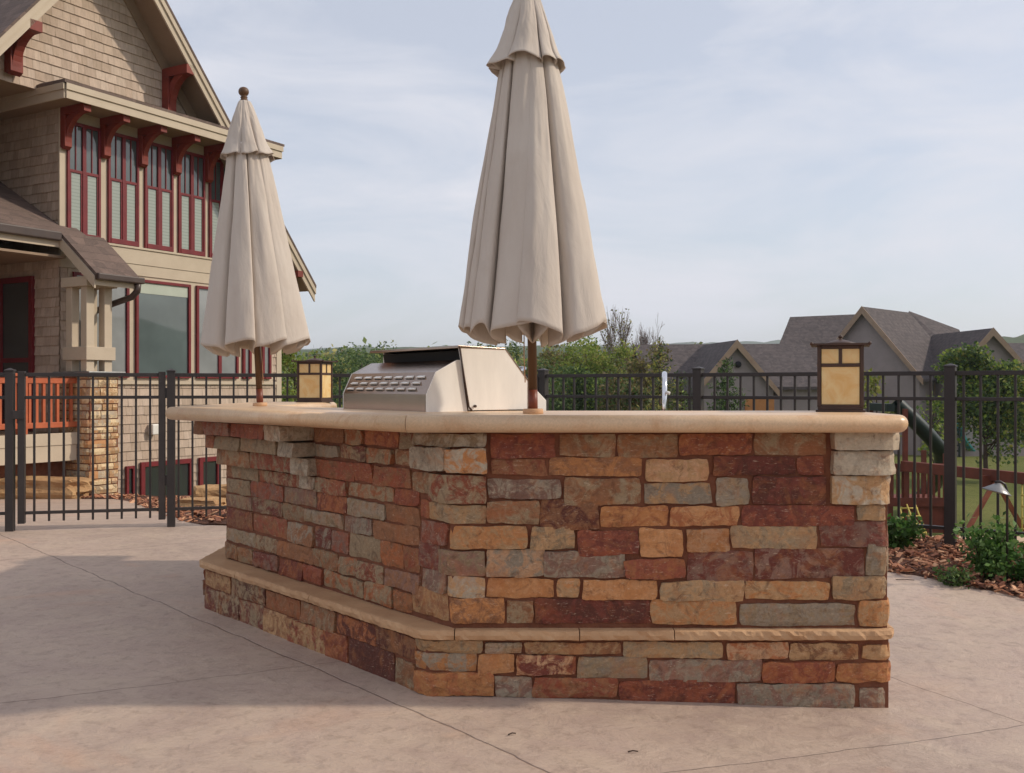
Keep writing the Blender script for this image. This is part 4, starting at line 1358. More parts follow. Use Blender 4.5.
while z < 1.34:
    h = rnd.uniform(0.09, 0.16); h = min(h, 1.37 - z)
    s = 0.0
    while s < pp.s[-1] - 0.02:
        L = rnd.uniform(0.14, 0.42)
        if pp.s[-1] - s - L < 0.12: L = pp.s[-1] - s
        stone_lo = (pst, pp, s + 0.006, s + L - 0.006, z + 0.006, z + h - 0.006, rnd.uniform(0.015, 0.035), rnd.choice(PL), rnd.choice(PL), rnd)
        # coarse stones: seen from far
        m0 = len(pst.v)
        n_ = max(3, int(L / 0.08))
        c_ = lin(PAL[rnd.choice(PL)]); pr2 = rnd.uniform(0.012, 0.035)
        for j, (zz, dd) in enumerate(((z + 0.006, -0.02), (z + 0.010, pr2 - 0.006), (z + h * 0.5, pr2 + rnd.uniform(-0.004, 0.008)), (z + h - 0.010, pr2 - 0.006), (z + h - 0.006, -0.02))):
            for i in range(n_ + 3):
                u = min(max(i - 1, 0), n_) / n_
                ss = s + 0.006 + (L - 0.012) * u
                m, nn = pp.at(ss)
                d_ = -0.02 if i in (0, n_ + 2) else dd
                qq = m + nn * d_
                pst.v.append((qq.x, qq.y, zz))
        for j in range(4):
            for i in range(n_ + 2):
                a_ = m0 + j * (n_ + 3) + i
                pst.face((a_, a_ + 1, a_ + n_ + 4, a_ + n_ + 3), c_, lin(PAL[rnd.choice(PL)]))
        s += L
    z += h
pst.build('stone_pier', M['palestone'], house)
hpart('pier_cap', M['gutter2'] if 'gutter2' in M else M['lampgrey'], [(-2.44, -1.71, 0.08, 1.02, 1.38, 1.45)], None, 0.01)
for (a, c) in ((-2.30, 0.80), (-2.30, 0.42), (-1.95, 0.80), (-1.95, 0.42)):
    hpart('column', M['trim'], [(a - 0.075, a + 0.075, c - 0.075, c + 0.075, 1.451, 2.86)], None, 0.006)
hpart('column_band', M['trim'], [(-2.41, -1.84, 0.30, 0.92, 1.64, 1.86)], None, 0.006)
hpart('porch_beam', M['trim'], [(-2.42, -1.82, 0.28, 0.94, 2.86, 3.02)], None, 0.006)
hpart('porch_ceiling', M['soffit'], [(-9.0, -2.30, -1.88, 0.24, 3.36, 3.40)])
# porch roof
b_ = MB()
pl = lambda o: 3.96 - 0.55 * o if o < 0.30 else 3.96 - 0.55 * 0.30 - 0.80 * (o - 0.30)
def roof_strip(mbx, s0, s1, o0, o1, th=0.07, dz=0.0):
    mbx.prism([H(s0, o0, pl(o0) + dz), H(s0, o1, pl(o1) + dz), H(s0, o1, pl(o1) - th + dz), H(s0, o0, pl(o0) - th + dz)], US * (s1 - s0))
roof_strip(b_, -9.0, -2.24, -2.2, 0.30)
roof_strip(b_, -2.24, -1.95, 0.036, 0.30)
roof_strip(b_, -2.46, -1.60, 0.302, 1.22)
b_.build('porch_roof', M['roof'], house)
b_ = MB()
roof_strip(b_, -9.0, -2.46, -1.9, 0.26, 0.04, -0.08)
roof_strip(b_, -2.44, -1.62, 0.302, 1.18, 0.04, -0.08)
b_.build('porch_soffit', M['soffit'], house)
b_ = MB()
b_.prism([H(-2.475, 0.302, pl(0.30) - 0.075), H(-2.475, 1.20, pl(1.20) - 0.075), H(-2.475, 1.20, pl(1.20) - 0.27), H(-2.475, 0.302, pl(0.30) - 0.27)], US * 0.03)
b_.build('porch_rake_board', M['trim'], house)
hpart('porch_fascia', M['trim'], [(-9.0, -2.476, 0.27, 0.30, pl(0.3) - 0.27, pl(0.3) - 0.075)])
hpart('porch_fascia', M['trim'], [(-2.44, -1.62, 1.185, 1.20, pl(1.2) - 0.22, pl(1.2) - 0.075)])
hpart('gutter', M['gutter'], [(-9.0, -2.48, 0.3005, 0.40, pl(0.3) - 0.17, pl(0.3) - 0.02)], None, 0.02)
hpart('gutter', M['gutter'], [(-2.47, -1.55, 1.2005, 1.31, pl(1.22) - 0.12, pl(1.22) - 0.01)], None, 0.02)
b_ = MB()
b_.tube([H(-1.64, 1.24, pl(1.22) - 0.10), H(-1.64, 1.22, pl(1.22) - 0.24), H(-1.66, 1.10, pl(1.22) - 0.34), H(-1.72, 0.70, pl(1.22) - 0.44), H(-1.76, 0.30, pl(1.22) - 0.55), H(-1.76, 0.16, pl(1.22) - 0.70), H(-1.76, 0.14, 0.2)], 0.055, 10)
b_.build('downspout', M['gutter'], house)
# deck and railing
hpart('deck', M['soffit'], [(-9.0, -2.40, -1.9, 0.62, 0.30, 0.42)])
hpart('deck_fascia', M['trim'], [(-9.0, -2.40, 0.622, 0.66, -0.02, 0.24), (-9.0, -2.40, 0.622, 0.675, 0.243, 0.44)], None, 0.004)
hpart('under_deck_shade', M['black'], [(-9.0, -2.40, -0.9, -0.86, -1.0, 0.29)])  # black sheet painted for the shaded void below the deck
hpart('porch_wing_wall', M['mortar'], [(-3.6, -2.36, 0.30, 0.34, -0.95, -0.03)])
rl = empty('railing', (0, 0, 0)); rl.parent = house; rl.location = H(-2.4, 0.6, 0.42) - wloc(house)
hpart('rail', M['railwood'], [(-8.6, -2.36, 0.52, 0.66, 1.36, 1.41), (-8.6, -2.36, 0.555, 0.625, 1.25, 1.345)], rl, 0.006)
hpart('rail', M['railwood'], [(-8.6, -2.36, 0.555, 0.625, 0.53, 0.62)], rl, 0.006)
hpart('newel', M['railwood'], [(-3.42, -3.28, 0.53, 0.66, 0.44, 1.36)], rl, 0.006)
s = -2.46
bal = None
while s > -5.6:
    if not (-3.45 < s < -3.25):
        hpart('baluster', M['railwood'], [(s - 0.022, s + 0.022, 0.57, 0.612, 0.62, 1.25)], rl)
    s -= 0.125
# door in the recessed wall
dr_ = empty('door', (0, 0, 0)); dr_.parent = house; dr_.location = H(-2.25, -1.1, 0.42) - wloc(house)
hpart('door_frame', M['redtrim'], [(-2.31, -2.25, -1.60, -1.52, 0.42, 3.12), (-2.31, -2.25, -0.76, -0.66, 0.42, 3.12), (-2.31, -2.25, -1.52, -0.76, 3.02, 3.12), (-2.30, -2.25, -1.52, -0.76, 1.62, 1.70), (-2.30, -2.25, -1.52, -0.76, 0.42, 0.62)], dr_, 0.004)
hpart('pane', M['glassd'], [(-2.285, -2.252, -1.52, -0.76, 0.62, 1.62), (-2.285, -2.252, -1.52, -0.76, 1.70, 3.02)], dr_)

# ------------------------------------------------------------------ boulders
def boulder(loc, dim, rz, label, seed):
    bm = bmesh.new()
    bmesh.ops.create_cube(bm, size=1.0)
    bmesh.ops.subdivide_edges(bm, edges=bm.edges[:], cuts=9, use_grid_fill=True)
    for v in bm.verts:
        p = v.co.copy()
        q = p.normalized() * 0.62
        p = p.lerp(q, 0.32)
        d = 0.10 * noise.noise(p * 2.2 + Vector((seed, 0, 0))) + 0.06 * noise.noise(p * 6 + Vector((0, seed, 0))) + 0.03 * noise.noise(p * 15)
        p += p.normalized() * d
        # bedding planes
        p.x *= 1 + 0.05 * math.sin(p.z * 18 + seed); p.y *= 1 + 0.06 * math.sin(p.z * 14 + seed * 2)
        v.co = Vector((p.x * dim[0], p.y * dim[1], p.z * dim[2]))
    me = bpy.data.meshes.new('boulder'); bm.to_mesh(me); bm.free()
    me.materials.append(M['boulder'])
    o = bpy.data.objects.new('boulder', me); COL.objects.link(o)
    o.location = loc; o.rotation_euler = (0, 0, rz)
    return tag(o, label, 'boulder', 'limestone landscape boulders')
boulder((-7.95, 15.95, T(-7.9, 15.9) + 0.12), (2.1, 0.6, 0.42), R(3), 'long flat limestone boulder in front of the porch deck', 1)
boulder((-9.6, 15.8, T(-9.6, 15.8) + 0.12), (1.2, 0.6, 0.42), R(-6), 'limestone boulder at the left picture edge under the railing', 4)
boulder((-3.80, 13.0, T(-3.80, 13.0) + 0.09), (0.66, 0.45, 0.36), R(20), 'tan limestone boulder beside the gate post, upper of two', 2)
boulder((-3.72, 12.0, T(-3.72, 12.0) + 0.03), (0.52, 0.36, 0.20), R(-10), 'low limestone boulder in the mulch, lower of two', 3)

# ------------------------------------------------------------------ neighbour house
nb_ = empty('neighbor_house', (20, 60, -2.8), 'grey neighboring house with steep brown shingled gables behind the right fence', 'house')
def gable_block(apex, r, hw, drop, length, ground, over=0.35, front=True, names=True, wall=True):
    """apex: ridge front end; r: unit ridge direction (plan) away from the front gable; hw half width"""
    a = Vector(apex); r = Vector((r[0], r[1], 0)).normalized(); w = Vector((r.y, -r.x, 0))
    zr, ze = a.z, a.z - drop
    sl = drop / hw
    if wall:
        b_ = MB()
        f = a + r * over
        b_.prism([Vector((f.x, f.y, 0)) + w * k * (hw - over) + Vector((0, 0, z)) for k, z in ((-1, ground), (1, ground), (1, ze + sl * over - 0.12))] +
                 [Vector((f.x, f.y, zr - 0.15))] + [Vector((f.x, f.y, 0)) - w * (hw - over) + Vector((0, 0, ze + sl * over - 0.12))], r * (length - over))
        b_.build('gable_wall', M['stucco'], nb_)
    for k in (-1, 1):
        b_ = MB()
        e = a + w * k * hw - Vector((0, 0, drop))
        th = Vector((0, 0, -0.14))
        b_.prism([a, e, e + th, a + th], r * length)
        b_.build('roof_slope', M['roof2'], nb_)
        if front:
            b_ = MB()
            n0 = -r * 0.06
            b_.prism([a + n0 + Vector((0, 0, 0.03)), e + n0 + Vector((0, 0, 0.03)), e + n0 + Vector((0, 0, -0.32)), a + n0 + Vector((0, 0, -0.42))], r * 0.05)
            b_.build('rake_board', M['tantrim'], nb_)
def P3(px, py, Y):
    return ((px - 512) / 1000 * Y, Y, 1.2 - (py - 386.5) / 1000 * Y)
# main steep gable and its cross wing
gable_block(P3(862, 306.5, 58), (0.70, 0.714), 3.55, 4.25, 6.6, -3.0)
gable_block(P3(993, 328, 55), (-0.05, 1.0), 2.35, 2.60, 7.0, -3.0)
# hip end falling to the right of the main ridge
b_ = MB()
h1_, h2_, h3_, h4_ = [Vector(P3(*q)) for q in ((909, 311, 66), (905, 384, 60), (990, 384, 60), (959, 329.5, 66))]
b_.prism([h1_, h2_, h3_], (0, 0.2, -0.16)); b_.prism([h1_, h3_, h4_], (0, 0.2, -0.16))
b_.prism([h4_, h1_, Vector(P3(905, 384, 73)), Vector(P3(990, 384, 73))], (0, -0.1, -0.16))
b_.build('hip_roof', M['roof2'], nb_)
b_ = MB()
b_.poly([P3(790, 317, 66), P3(862, 314, 66), P3(866, 372, 61), P3(768, 372, 61)])
b_.poly([P3(790, 317, 66), P3(768, 372, 61), P3(776, 372, 74)])
b_.poly([P3(790, 317, 66), P3(776, 372, 74), P3(862, 372, 74), P3(862, 314, 66)])
b_.build('hip_roof', M['roof2'], nb_)
b_ = MB()
a0, a1 = P3(905, 384, 57.2), P3(975, 384, 57.2)
b_.box(a0[0], a1[0], 57.6, 70, -3.0, 1.4); b_.box(16.2, 22, 61.8, 72, -3.0, 2.2)
b_.build('wall', M['stucco'], nb_)
# low garage wing
def wing_roof(pA, pB, depth_f, drop_f, depth_b):
    b_ = MB()
    A_, B_ = Vector(pA), Vector(pB)
    f = Vector((0, -depth_f, -drop_f)); k = Vector((0, depth_b, -drop_f))
    b_.prism([A_, A_ + f, A_ + f - Vector((0, 0, 0.15)), A_ - Vector((0, 0, 0.15))], B_ - A_)
    b_.prism([A_, A_ + k, A_ + k - Vector((0, 0, 0.15)), A_ - Vector((0, 0, 0.15))], B_ - A_)
    b_.build('roof_slope', M['roof2'], nb_)
    b_ = MB()
    x0, x1 = A_.x + 0.3, B_.x
    b_.prism([Vector((x0, A_.y - depth_f + 0.4, -3)), Vector((x0, A_.y + depth_b - 0.4, -3)), Vector((x0, A_.y + depth_b - 0.4, A_.z - drop_f - 0.05)), Vector((x0, A_.y, A_.z - 0.25)), Vector((x0, A_.y - depth_f + 0.4, A_.z - drop_f - 0.05))], (x1 - x0, 0, 0))
    b_.build('wall', M['stucco'], nb_)
wing_roof(P3(634, 344.5, 58), P3(805, 343.5, 58), 4.2, 2.5, 4.2)
gable_block(P3(737, 340, 51.6), (-0.10, 1.0), 2.35, 2.75, 6.0, -3.0, 0.3)
gd_ = MB(); x0 = P3(745, 0, 51.85)[0]; gd_.box(x0, x0 + 1.5, 51.80, 51.89, -3.0, 0.55); gd_.build('garage_door', M['door'], nb_)
gd_ = MB(); x0 = P3(700, 0, 51.85)[0]; gd_.box(x0, x0 + 0.42, 51.80, 51.89, -1.0, 0.6); gd_.build('shutter', M['door'], nb_)
b_ = MB(); p = P3(738, 364.5, 51.8); b_.lathe([(0.17, 0), (0.17, 0.06), (0.02, 0.09)], (0, 0, 0), 12)
b_.v = [(p[0] + x, p[1] - z, p[2] + y) for x, y, z in b_.v]
b_.build('gable_vent', M['black'], nb_)
b_ = MB(); p = P3(737, 352, 51.8); 
for px0, px1, py0, py1, Y in ((924, 944, 401, 417, 57.55), (922, 946, 385, 395, 57.55), (852, 860, 395, 410, 57.9)):
    w_ = empty('window', (0, 0, 0)); w_.parent = nb_; w_.location = Vector(P3((px0 + px1) / 2, py1, Y)) - wloc(nb_)
    a, c = P3(px0, py1, Y), P3(px1, py0, Y)
    f_ = MB(); f_.box(a[0] - 0.1, a[0], Y - 0.08, Y, a[2], c[2]); f_.box(c[0], c[0] + 0.1, Y - 0.08, Y, a[2], c[2]); f_.box(a[0] - 0.1, c[0] + 0.1, Y - 0.08, Y, c[2], c[2] + 0.1)
    f_.box((a[0] + c[0]) / 2 - 0.06, (a[0] + c[0]) / 2 + 0.06, Y - 0.07, Y, a[2], c[2])
    f_.build('frame', M['tantrim'], w_)
    f_ = MB(); f_.box(a[0], c[0], Y - 0.03, Y + 0.02, a[2], c[2]); f_.build('pane', M['glassd'], w_)
# roof of one more house at the right edge
h2 = empty('distant_house', (50, 95, -3), 'dark roofed house half hidden at the right picture edge', 'house')
b_ = MB(); A_ = Vector(P3(1000, 343, 95)); B_ = Vector(P3(1075, 343, 95))
b_.prism([A_, A_ + Vector((0, -5, -3.2)), A_ + Vector((0, 5, -3.2))], B_ - A_); b_.build('roof', M['roof2'], h2)
b_ = MB(); b_.box(A_.x + 0.5, B_.x - 0.5, 90.6, 99.4, -5, A_.z - 3.0); b_.build('wall', M['stucco'], h2)
# ------------------------------------------------------------------ play set
pb = Vector((10.17, 26.0, T(10.2, 26.0)))
play = empty('play_set', pb, 'redwood play tower with dark slide, railing and swing beam beyond the right fence', 'play set')
def pbox(name, mat, boxes, bev=0.0, par=None):
    b_ = MB()
    for q in boxes: b_.box(*q)
    return b_.build(name, mat, par or play, True, bev)
X0, X1, Y0, Y1 = 9.80, 11.35, 26.0, 27.5
ZG = pb.z
ZD = -1.75
for (x, y, zt) in ((9.85, 26.05, -0.55), (10.22, 26.0, 0.62), (11.30, 26.05, -0.55), (9.85, 27.45, 0.62), (11.30, 27.45, -0.55)):
    pbox('post', M['play'], [(x - 0.055, x + 0.055, y - 0.055, y + 0.055, ZG - 0.1, zt)])
pbox('deck', M['play'], [(X0, X1 + 0.05, Y0 + 0.06, Y1, ZD - 0.06, ZD)])
pbox('rail', M['play'], [(X0 - 0.05, X1 + 0.1, 25.93, 25.99, -1.02, -0.80)])
pbox('rail', M['play'], [(X0 - 0.05, X1 + 0.1, 25.93, 25.99, ZD - 0.16, ZD + 0.06)])
x = X0 + 0.06
while x < X1:
    pbox('baluster', M['play'], [(x, x + 0.06, 25.992, 26.02, ZD + 0.05, -0.9)])
    x += 0.135
pbox('under_deck_panel', M['play'], [(10.72, 11.30, 26.03, 26.07, ZG, ZD - 0.16)])
b_ = MB(); b_.prism([(10.30, 26.03, ZD - 0.16), (10.72, 26.03, ZD - 0.16), (10.72, 26.03, ZG + 0.1)], (0, 0.05, 0)); b_.build('brace', M['play'], play)
# slide
b_ = MB()
sp_ = [(10.60, 27.6, 0.72), (11.15, 27.7, 0.24), (11.6, 27.8, -0.18), (12.0, 28.0, -0.58), (12.35, 28.7, -1.05), (12.6, 29.8, -1.7), (12.8, 31.2, -2.2)]
b_.tube(sp_, [0.21] * 7, 14, False)
b_.build('slide', M['slide'], play)
# beam and its two legged frame
bd = Vector((1.35, -3.6, 0)).normalized(); bs = Vector((10.1, 25.85, -0.98))
b_ = MB(); bn = Vector((-bd.y, bd.x, 0))
b_.obox(bs - bn * 0.07, bd * 4.0, bn * 0.14, (0, 0, 0.26)); b_.build('swing_beam', M['play'], play, True, 0.01)
ap = bs + bd * 3.0 + Vector((0, 0, -0.02))
for k in (-1, 1):
    ft = ap + bn * 0.82 * k; ft.z = T(ft.x, ft.y) - 0.05
    b_ = MB(); b_.tube([ap - bn * 0.10 * k + Vector((0, 0, 0.02)) + bd * 0.11 * k, ft + bd * 0.11 * k], 0.068, 4, True, None, False); b_.build('leg', M['legwood'], play)
b_ = MB(); c_ = ap + Vector((0, 0, -0.62)); b_.obox(c_ - bn * 0.42 - bd * 0.03, bn * 0.84, bd * 0.05, (0, 0, 0.10)) if False else None
b_ = MB(); c_ = ap + Vector((0, 0, -0.15)); b_.obox(c_ - bn * 0.30 - bd * 0.13, bn * 0.60, bd * 0.03, (0, 0, 0.30)); b_.build('gusset', M['play'], play)
# rope ladder at the end of the beam
ra = bs + bd * 3.85
b_ = MB()
for k in (-1, 1):
    b_.tube([ra + bd * 0.13 * k + Vector((0, 0, 0.0)), ra + bd * 0.13 * k + Vector((0, 0, -1.35))], 0.018, 6)
for i in range(5):
    z = -0.25 - 0.25 * i
    b_.tube([ra + bd * -0.15 + Vector((0, 0, z)), ra + bd * 0.15 + Vector((0, 0, z))], 0.022, 6)
b_.build('rope_ladder', M['yellow'], play)
b_ = MB()
for i in range(3):
    b_.tube([(10.0 + i * 0.22, 25.9, ZD - 0.1), (10.1 + i * 0.22, 25.4, ZG)], 0.022, 6)
for i in range(4):
    k = (i + 0.5) / 4
    b_.tube([(9.97 + 0.1 * k, 25.9 - 0.5 * k, ZD - 0.1 + (ZG - ZD + 0.1) * k), (10.47 + 0.1 * k, 25.9 - 0.5 * k, ZD - 0.1 + (ZG - ZD + 0.1) * k)], 0.02, 6)
b_.build('climbing_net', M['yellow'], play)
pbox('canopy_corner', M['slide'], [(9.75, 9.95, 26.0, 27.5, 0.55, 0.75)])

# small teal play furniture by the neighbour's lawn
tx, ty = 24.9, 55.0; Zs = T(tx, ty)
sl = empty('toy_slide', (tx, ty, Zs), 'small teal plastic slide standing on the lawn beyond the play set', 'toy')
b_ = MB(); pr_ = [(tx - 0.35 + 0.7 * t * t, ty, Zs + 1.75 - 1.5 * t) for t in [i / 8 for i in range(9)]]
for p, q in zip(pr_, pr_[1:]):
    b_.obox((p[0], ty - 0.4, p[2]), (q[0] - p[0], 0, q[2] - p[2]), (0, 0.7, 0), (0.07, 0, 0.05))
b_.build('chute', M['teal'], sl)
b_ = MB()
for dy in (-0.4, 0.24): b_.box(tx - 0.50, tx - 0.42, ty + dy, ty + dy + 0.08, Zs - 0.05, Zs + 1.8)
for i in range(5): b_.box(tx - 0.49, tx - 0.43, ty - 0.32, ty + 0.24, Zs + 0.25 + 0.3 * i, Zs + 0.31 + 0.3 * i)
b_.build('ladder', M['slide'], sl)

# ------------------------------------------------------------------ path light in the mulch bed
lx, ly = 3.03, 6.12
pl_ = empty('path_light', (lx, ly, T(lx, ly)), 'grey cone shaded path light hanging from a dark stake in the mulch', 'path light')
zt = 0.60
b_ = MB(); b_.tube([(lx, ly, T(lx, ly) - 0.06), (lx, ly, zt - 0.04), (lx - 0.012, ly, zt), (lx - 0.04, ly, zt + 0.018), (lx - 0.075, ly, zt + 0.016)], 0.0075, 8); b_.build('stake', M['fence'], pl_)
b_ = MB(); b_.lathe([(0.086, 0.0), (0.085, 0.004), (0.060, 0.022), (0.030, 0.045), (0.014, 0.058), (0.001, 0.062)], (0, 0, 0), 20)
rm = Matrix.Rotation(R(16), 3, 'Y')
b_.v = [tuple(rm @ Vector(p) + Vector((lx - 0.065, ly, zt - 0.048))) for p in b_.v]
b_.build('shade', M['lampgrey'], pl_)
b_ = MB(); b_.tube([(lx - 0.065, ly, zt - 0.045), (lx - 0.065, ly, zt - 0.005)], 0.012, 8); b_.build('bulb_holder', M['fence'], pl_)

# ------------------------------------------------------------------ vegetation
def leaf_cloud(mb_, centers, n, ls, pal, rnd_, spread, elong=1.0, up=0.0, hue=0.12):
    for i in range(n):
        c, sp = rnd_.choice(centers)
        g = Vector((rnd_.gauss(0, 1), rnd_.gauss(0, 1), rnd_.gauss(0, 1)))
        if g.length > 1.75: g *= 1.75 / g.length
        p = c + g * sp * spread
        a = Vector((rnd_.gauss(0, 1), rnd_.gauss(0, 1), rnd_.gauss(0, 1) + up)).normalized()
        b_ = a.orthogonal().normalized()
        b_ = (b_ * math.cos(rnd_.uniform(0, 6.3)) + a.cross(b_) * math.sin(rnd_.uniform(0, 6.3))).normalized()
        l = ls * rnd_.uniform(0.6, 1.35); w = l * rnd_.uniform(0.45, 0.75) * elong
        k = len(mb_.v)
        u, v = a * l, b_ * w * 0.5
        mb_.v += [tuple(p), tuple(p + u * 0.5 + v), tuple(p + u), tuple(p + u * 0.5 - v)]
        col = rnd_.choice(pal); f = rnd_.uniform(1 - hue * 1.5, 1 + hue * 1.5)
        mb_.face((k, k + 1, k + 2, k + 3), tuple(x * f for x in col))

SPRING = [lin(c) for c in ((130, 148, 58), (146, 158, 70), (114, 136, 52), (158, 166, 84), (100, 120, 48))]
OLIVE = [lin(c) for c in ((146, 142, 72), (160, 152, 82), (126, 130, 60), (112, 118, 56))]
DEEP = [lin(c) for c in ((76, 98, 52), (90, 112, 58), (64, 86, 48), (102, 120, 66))]
BROWN = [lin(c) for c in ((120, 106, 70), (104, 94, 58), (136, 120, 78), (96, 100, 56))]
SHRUBC = [lin(c) for c in ((70, 104, 46), (86, 122, 56), (58, 88, 40), (104, 136, 70), (120, 150, 86))]
CONIF = [lin(c) for c in ((72, 88, 52), (58, 76, 46), (86, 100, 58), (104, 110, 62))]

def limbs(mb_, base, h, seed, n, spread, r0, fork=0.35, sub=2, droop=0.0):
    rr = random.Random(seed)
    tips = []
    tr = [Vector(base)]
    for i in range(1, 7):
        t = i / 6
        tr.append(Vector(base) + Vector((0.05 * h * (noise.noise((seed, t * 2, 0))), 0.05 * h * noise.noise((seed, 5, t * 2)), h * t)))
    mb_.tube(tr, [r0 * (1 - 0.85 * i / 6) for i in range(7)], 7)
    for i in range(n):
        t = fork + (1 - fork) * (i + rr.random()) / n * 0.95
        k = t * 6; j = min(5, int(k)); st = tr[j].lerp(tr[j + 1], k - j)
        a = rr.uniform(0, 6.28); el = rr.uniform(0.25, 0.9) - droop
        L = spread * rr.uniform(0.6, 1.1) * (1.1 - 0.55 * t)
        d = Vector((math.cos(a) * math.cos(el), math.sin(a) * math.cos(el), math.sin(el)))
        p1 = st + d * L * 0.5 + Vector((0, 0, 0.04 * L)); p2 = st + d * L + Vector((rr.uniform(-.1, .1) * L, rr.uniform(-.1, .1) * L, 0.18 * L))
        rb = r0 * (1 - 0.8 * t) * 0.5
        mb_.tube([st, p1, p2], [rb, rb * 0.6, rb * 0.15], 5)
        tips.append((p2, L)); tips.append((p1, L))
        for q in range(sub):
            dd = (d + Vector((rr.gauss(0, .5), rr.gauss(0, .5), rr.gauss(0.2, .4)))).normalized()
            s2 = st.lerp(p2, rr.uniform(0.4, 0.9))
            e2 = s2 + dd * L * rr.uniform(0.3, 0.55)
            mb_.tube([s2, s2.lerp(e2, 0.5) + Vector((0, 0, 0.02 * L)), e2], [rb * 0.45, rb * 0.3, rb * 0.1], 4)
            tips.append((e2, L * 0.7))
    return tips

def tree(name, base, h, spread, nleaf, ls, pal, label, seed, group=None, nl=16, fork=0.3, r0=None, clump=0.26, cat='tree', bark='bark', sub=2):
    base = Vector(base)
    t = empty(name, base, label, cat, group)
    mb_ = MB()
    tips = limbs(mb_, base - Vector((0, 0, 0.1)), h * 0.92, seed, nl, spread, r0 or h * 0.02, fork, sub)
    mb_.build('trunk', M[bark], t)
    cr_ = MB(); rr = random.Random(seed + 1)
    leaf_cloud(cr_, [(p, L) for p, L in tips], nleaf, ls, pal, rr, clump)
    if nleaf:
        fit_height(cr_, base, h)
        cr_.build('crown', M['leaf'], t)
    return t
def fit_height(mb_, base, h):
    zs = sorted(v[2] - base.z for v in mb_.v)
    q = zs[int(len(zs) * 0.985)]
    k = h / q
    mb_.v = [(x, y, base.z + (z - base.z) * k) for x, y, z in mb_.v]

def bare_tree(base, h, r, label, seed, leaves=0):
    base = Vector(base)
    t = empty('bare_tree', base, label, 'tree', 'bare trees above the low roof')
    rr = random.Random(seed); w = MB(); ends = []
    def grow(p, d, L, rad, lev):
        q = p + d * L
        w.tube([p, p.lerp(q, 0.5) + Vector((rr.gauss(0, .04), rr.gauss(0, .04), 0)) * L, q], [rad, rad * 0.8, rad * 0.6], 4 if lev > 1 else 6, False)
        if lev >= 5 or L < 0.18: ends.append(q); return
        for i in range(rr.choice((3, 3, 4)) if lev else 6):
            dd = (d + Vector((rr.gauss(0, .42), rr.gauss(0, .42), rr.gauss(0.12, .25)))).normalized()
            grow(q if i else p.lerp(q, 0.75), dd, L * rr.uniform(0.62, 0.86), max(rad * 0.62, 0.034), lev + 1)
    grow(base - Vector((0, 0, 0.1)), Vector((0, 0, 1)), h * 0.36, 0.13, 0)
    zs = max(v[2] for v in w.v) - base.z; xs = sorted(abs(v[0] - base.x) for v in w.v)[int(len(w.v) * 0.93)]
    f = lambda v: (base.x + (v[0] - base.x) * r / xs, base.y + (v[1] - base.y) * r / xs, base.z + (v[2] - base.z) * h / zs)
    w.v = [f(v) for v in w.v]
    w.build('trunk', M['twig'], t)
    if leaves:
        c = MB(); leaf_cloud(c, [(Vector(f(e)), 1.0) for e in ends], leaves, 0.20, OLIVE + BROWN, rr, 0.12); c.build('crown', M['leaf'], t)
    return t
def conifer(base, h, r, n, ls, pal, label, seed, group=None, top=0.0):
    base = Vector(base)
    t = empty('spruce_tree', base, label, 'tree', group)
    rr = random.Random(seed)
    mb_ = MB(); mb_.tube([base - Vector((0, 0, 0.1)), base + Vector((0, 0, h))], [h * 0.018, 0.01], 6)
    cr_ = MB()
    z = 0.08 * h
    while z < h:
        f = 1 - z / h
        k = 5 + int(4 * f)
        for i in range(k):
            a = rr.uniform(0, 6.28); L = r * (f ** 0.8) * rr.uniform(0.7, 1.15) + 0.06 * r
            d = Vector((math.cos(a), math.sin(a), rr.uniform(-0.1, 0.35) + 0.5 * (1 - f)))
            p0 = base + Vector((0, 0, z)); p1 = p0 + d * L
            mb_.tube([p0, p1], [0.02, 0.005], 4)
            m_ = max(4, int(n * L / r / 60))
            leaf_cloud(cr_, [(p0.lerp(p1, q), 1.0) for q in (0.25, 0.45, 0.65, 0.85, 1.0)], m_, ls, pal, rr, 0.05 * r + 0.03, 0.5, 0.2)
        z += h / 17 * rr.uniform(0.8, 1.2)
    mb_.build('trunk', M['bark'], t); cr_.build('crown', M['leaf'], t)
    return t
def at(px, Y):
    x = (px - 512) / 1000 * Y
    return (x, Y, T(x, Y) - 0.02)
def topz(py, Y):
    return 1.2 - (py - 386.5) / 1000 * Y

# small trees on the lawn beyond the right fence
def tree_to(px, Y, py_top, spread_px, nleaf, ls, pal, label, seed, **kw):
    b_ = at(px, Y)
    h = topz(py_top, Y) - b_[2]
    return tree(kw.pop('name', 'young_tree'), b_, h, spread_px / 1000 * Y, nleaf, ls, pal, label, seed, **kw)
tree_to(988, 40, 352, 54, 15000, 0.17, SPRING[:3] + OLIVE[:1] + DEEP + DEEP, 'young yellow green tree beyond the right fence, in front of the smaller gable', 31, nl=20, fork=0.22, clump=0.30)
tree_to(875, 40, 372, 24, 900, 0.16, OLIVE + SPRING[:2], 'small olive green tree between the right lantern and fence post', 32, nl=12, fork=0.2)
tree_to(934, 44, 398, 26, 700, 0.18, SPRING + DEEP[:2], 'small bushy tree in front of the neighboring porch window', 33, nl=12, fork=0.1)
conifer(at(660, 30), topz(345, 30) - at(660, 30)[2], 1.15, 4200, 0.15, CONIF + OLIVE[:2], 'sparse young spruce with a tufted top in front of the low roof ridge', 41, 'young spruces beyond the fence')
conifer(at(727, 33), topz(358, 33) - at(727, 33)[2], 1.15, 6000, 0.16, DEEP + CONIF[:2], 'dark young spruce in front of the garage gable', 42, 'young spruces beyond the fence')
conifer(at(681, 31), topz(372, 31) - at(681, 31)[2], 0.95, 3600, 0.14, CONIF + SPRING[:1], 'shorter young spruce beside the chrome handrail', 43, 'young spruces beyond the fence')
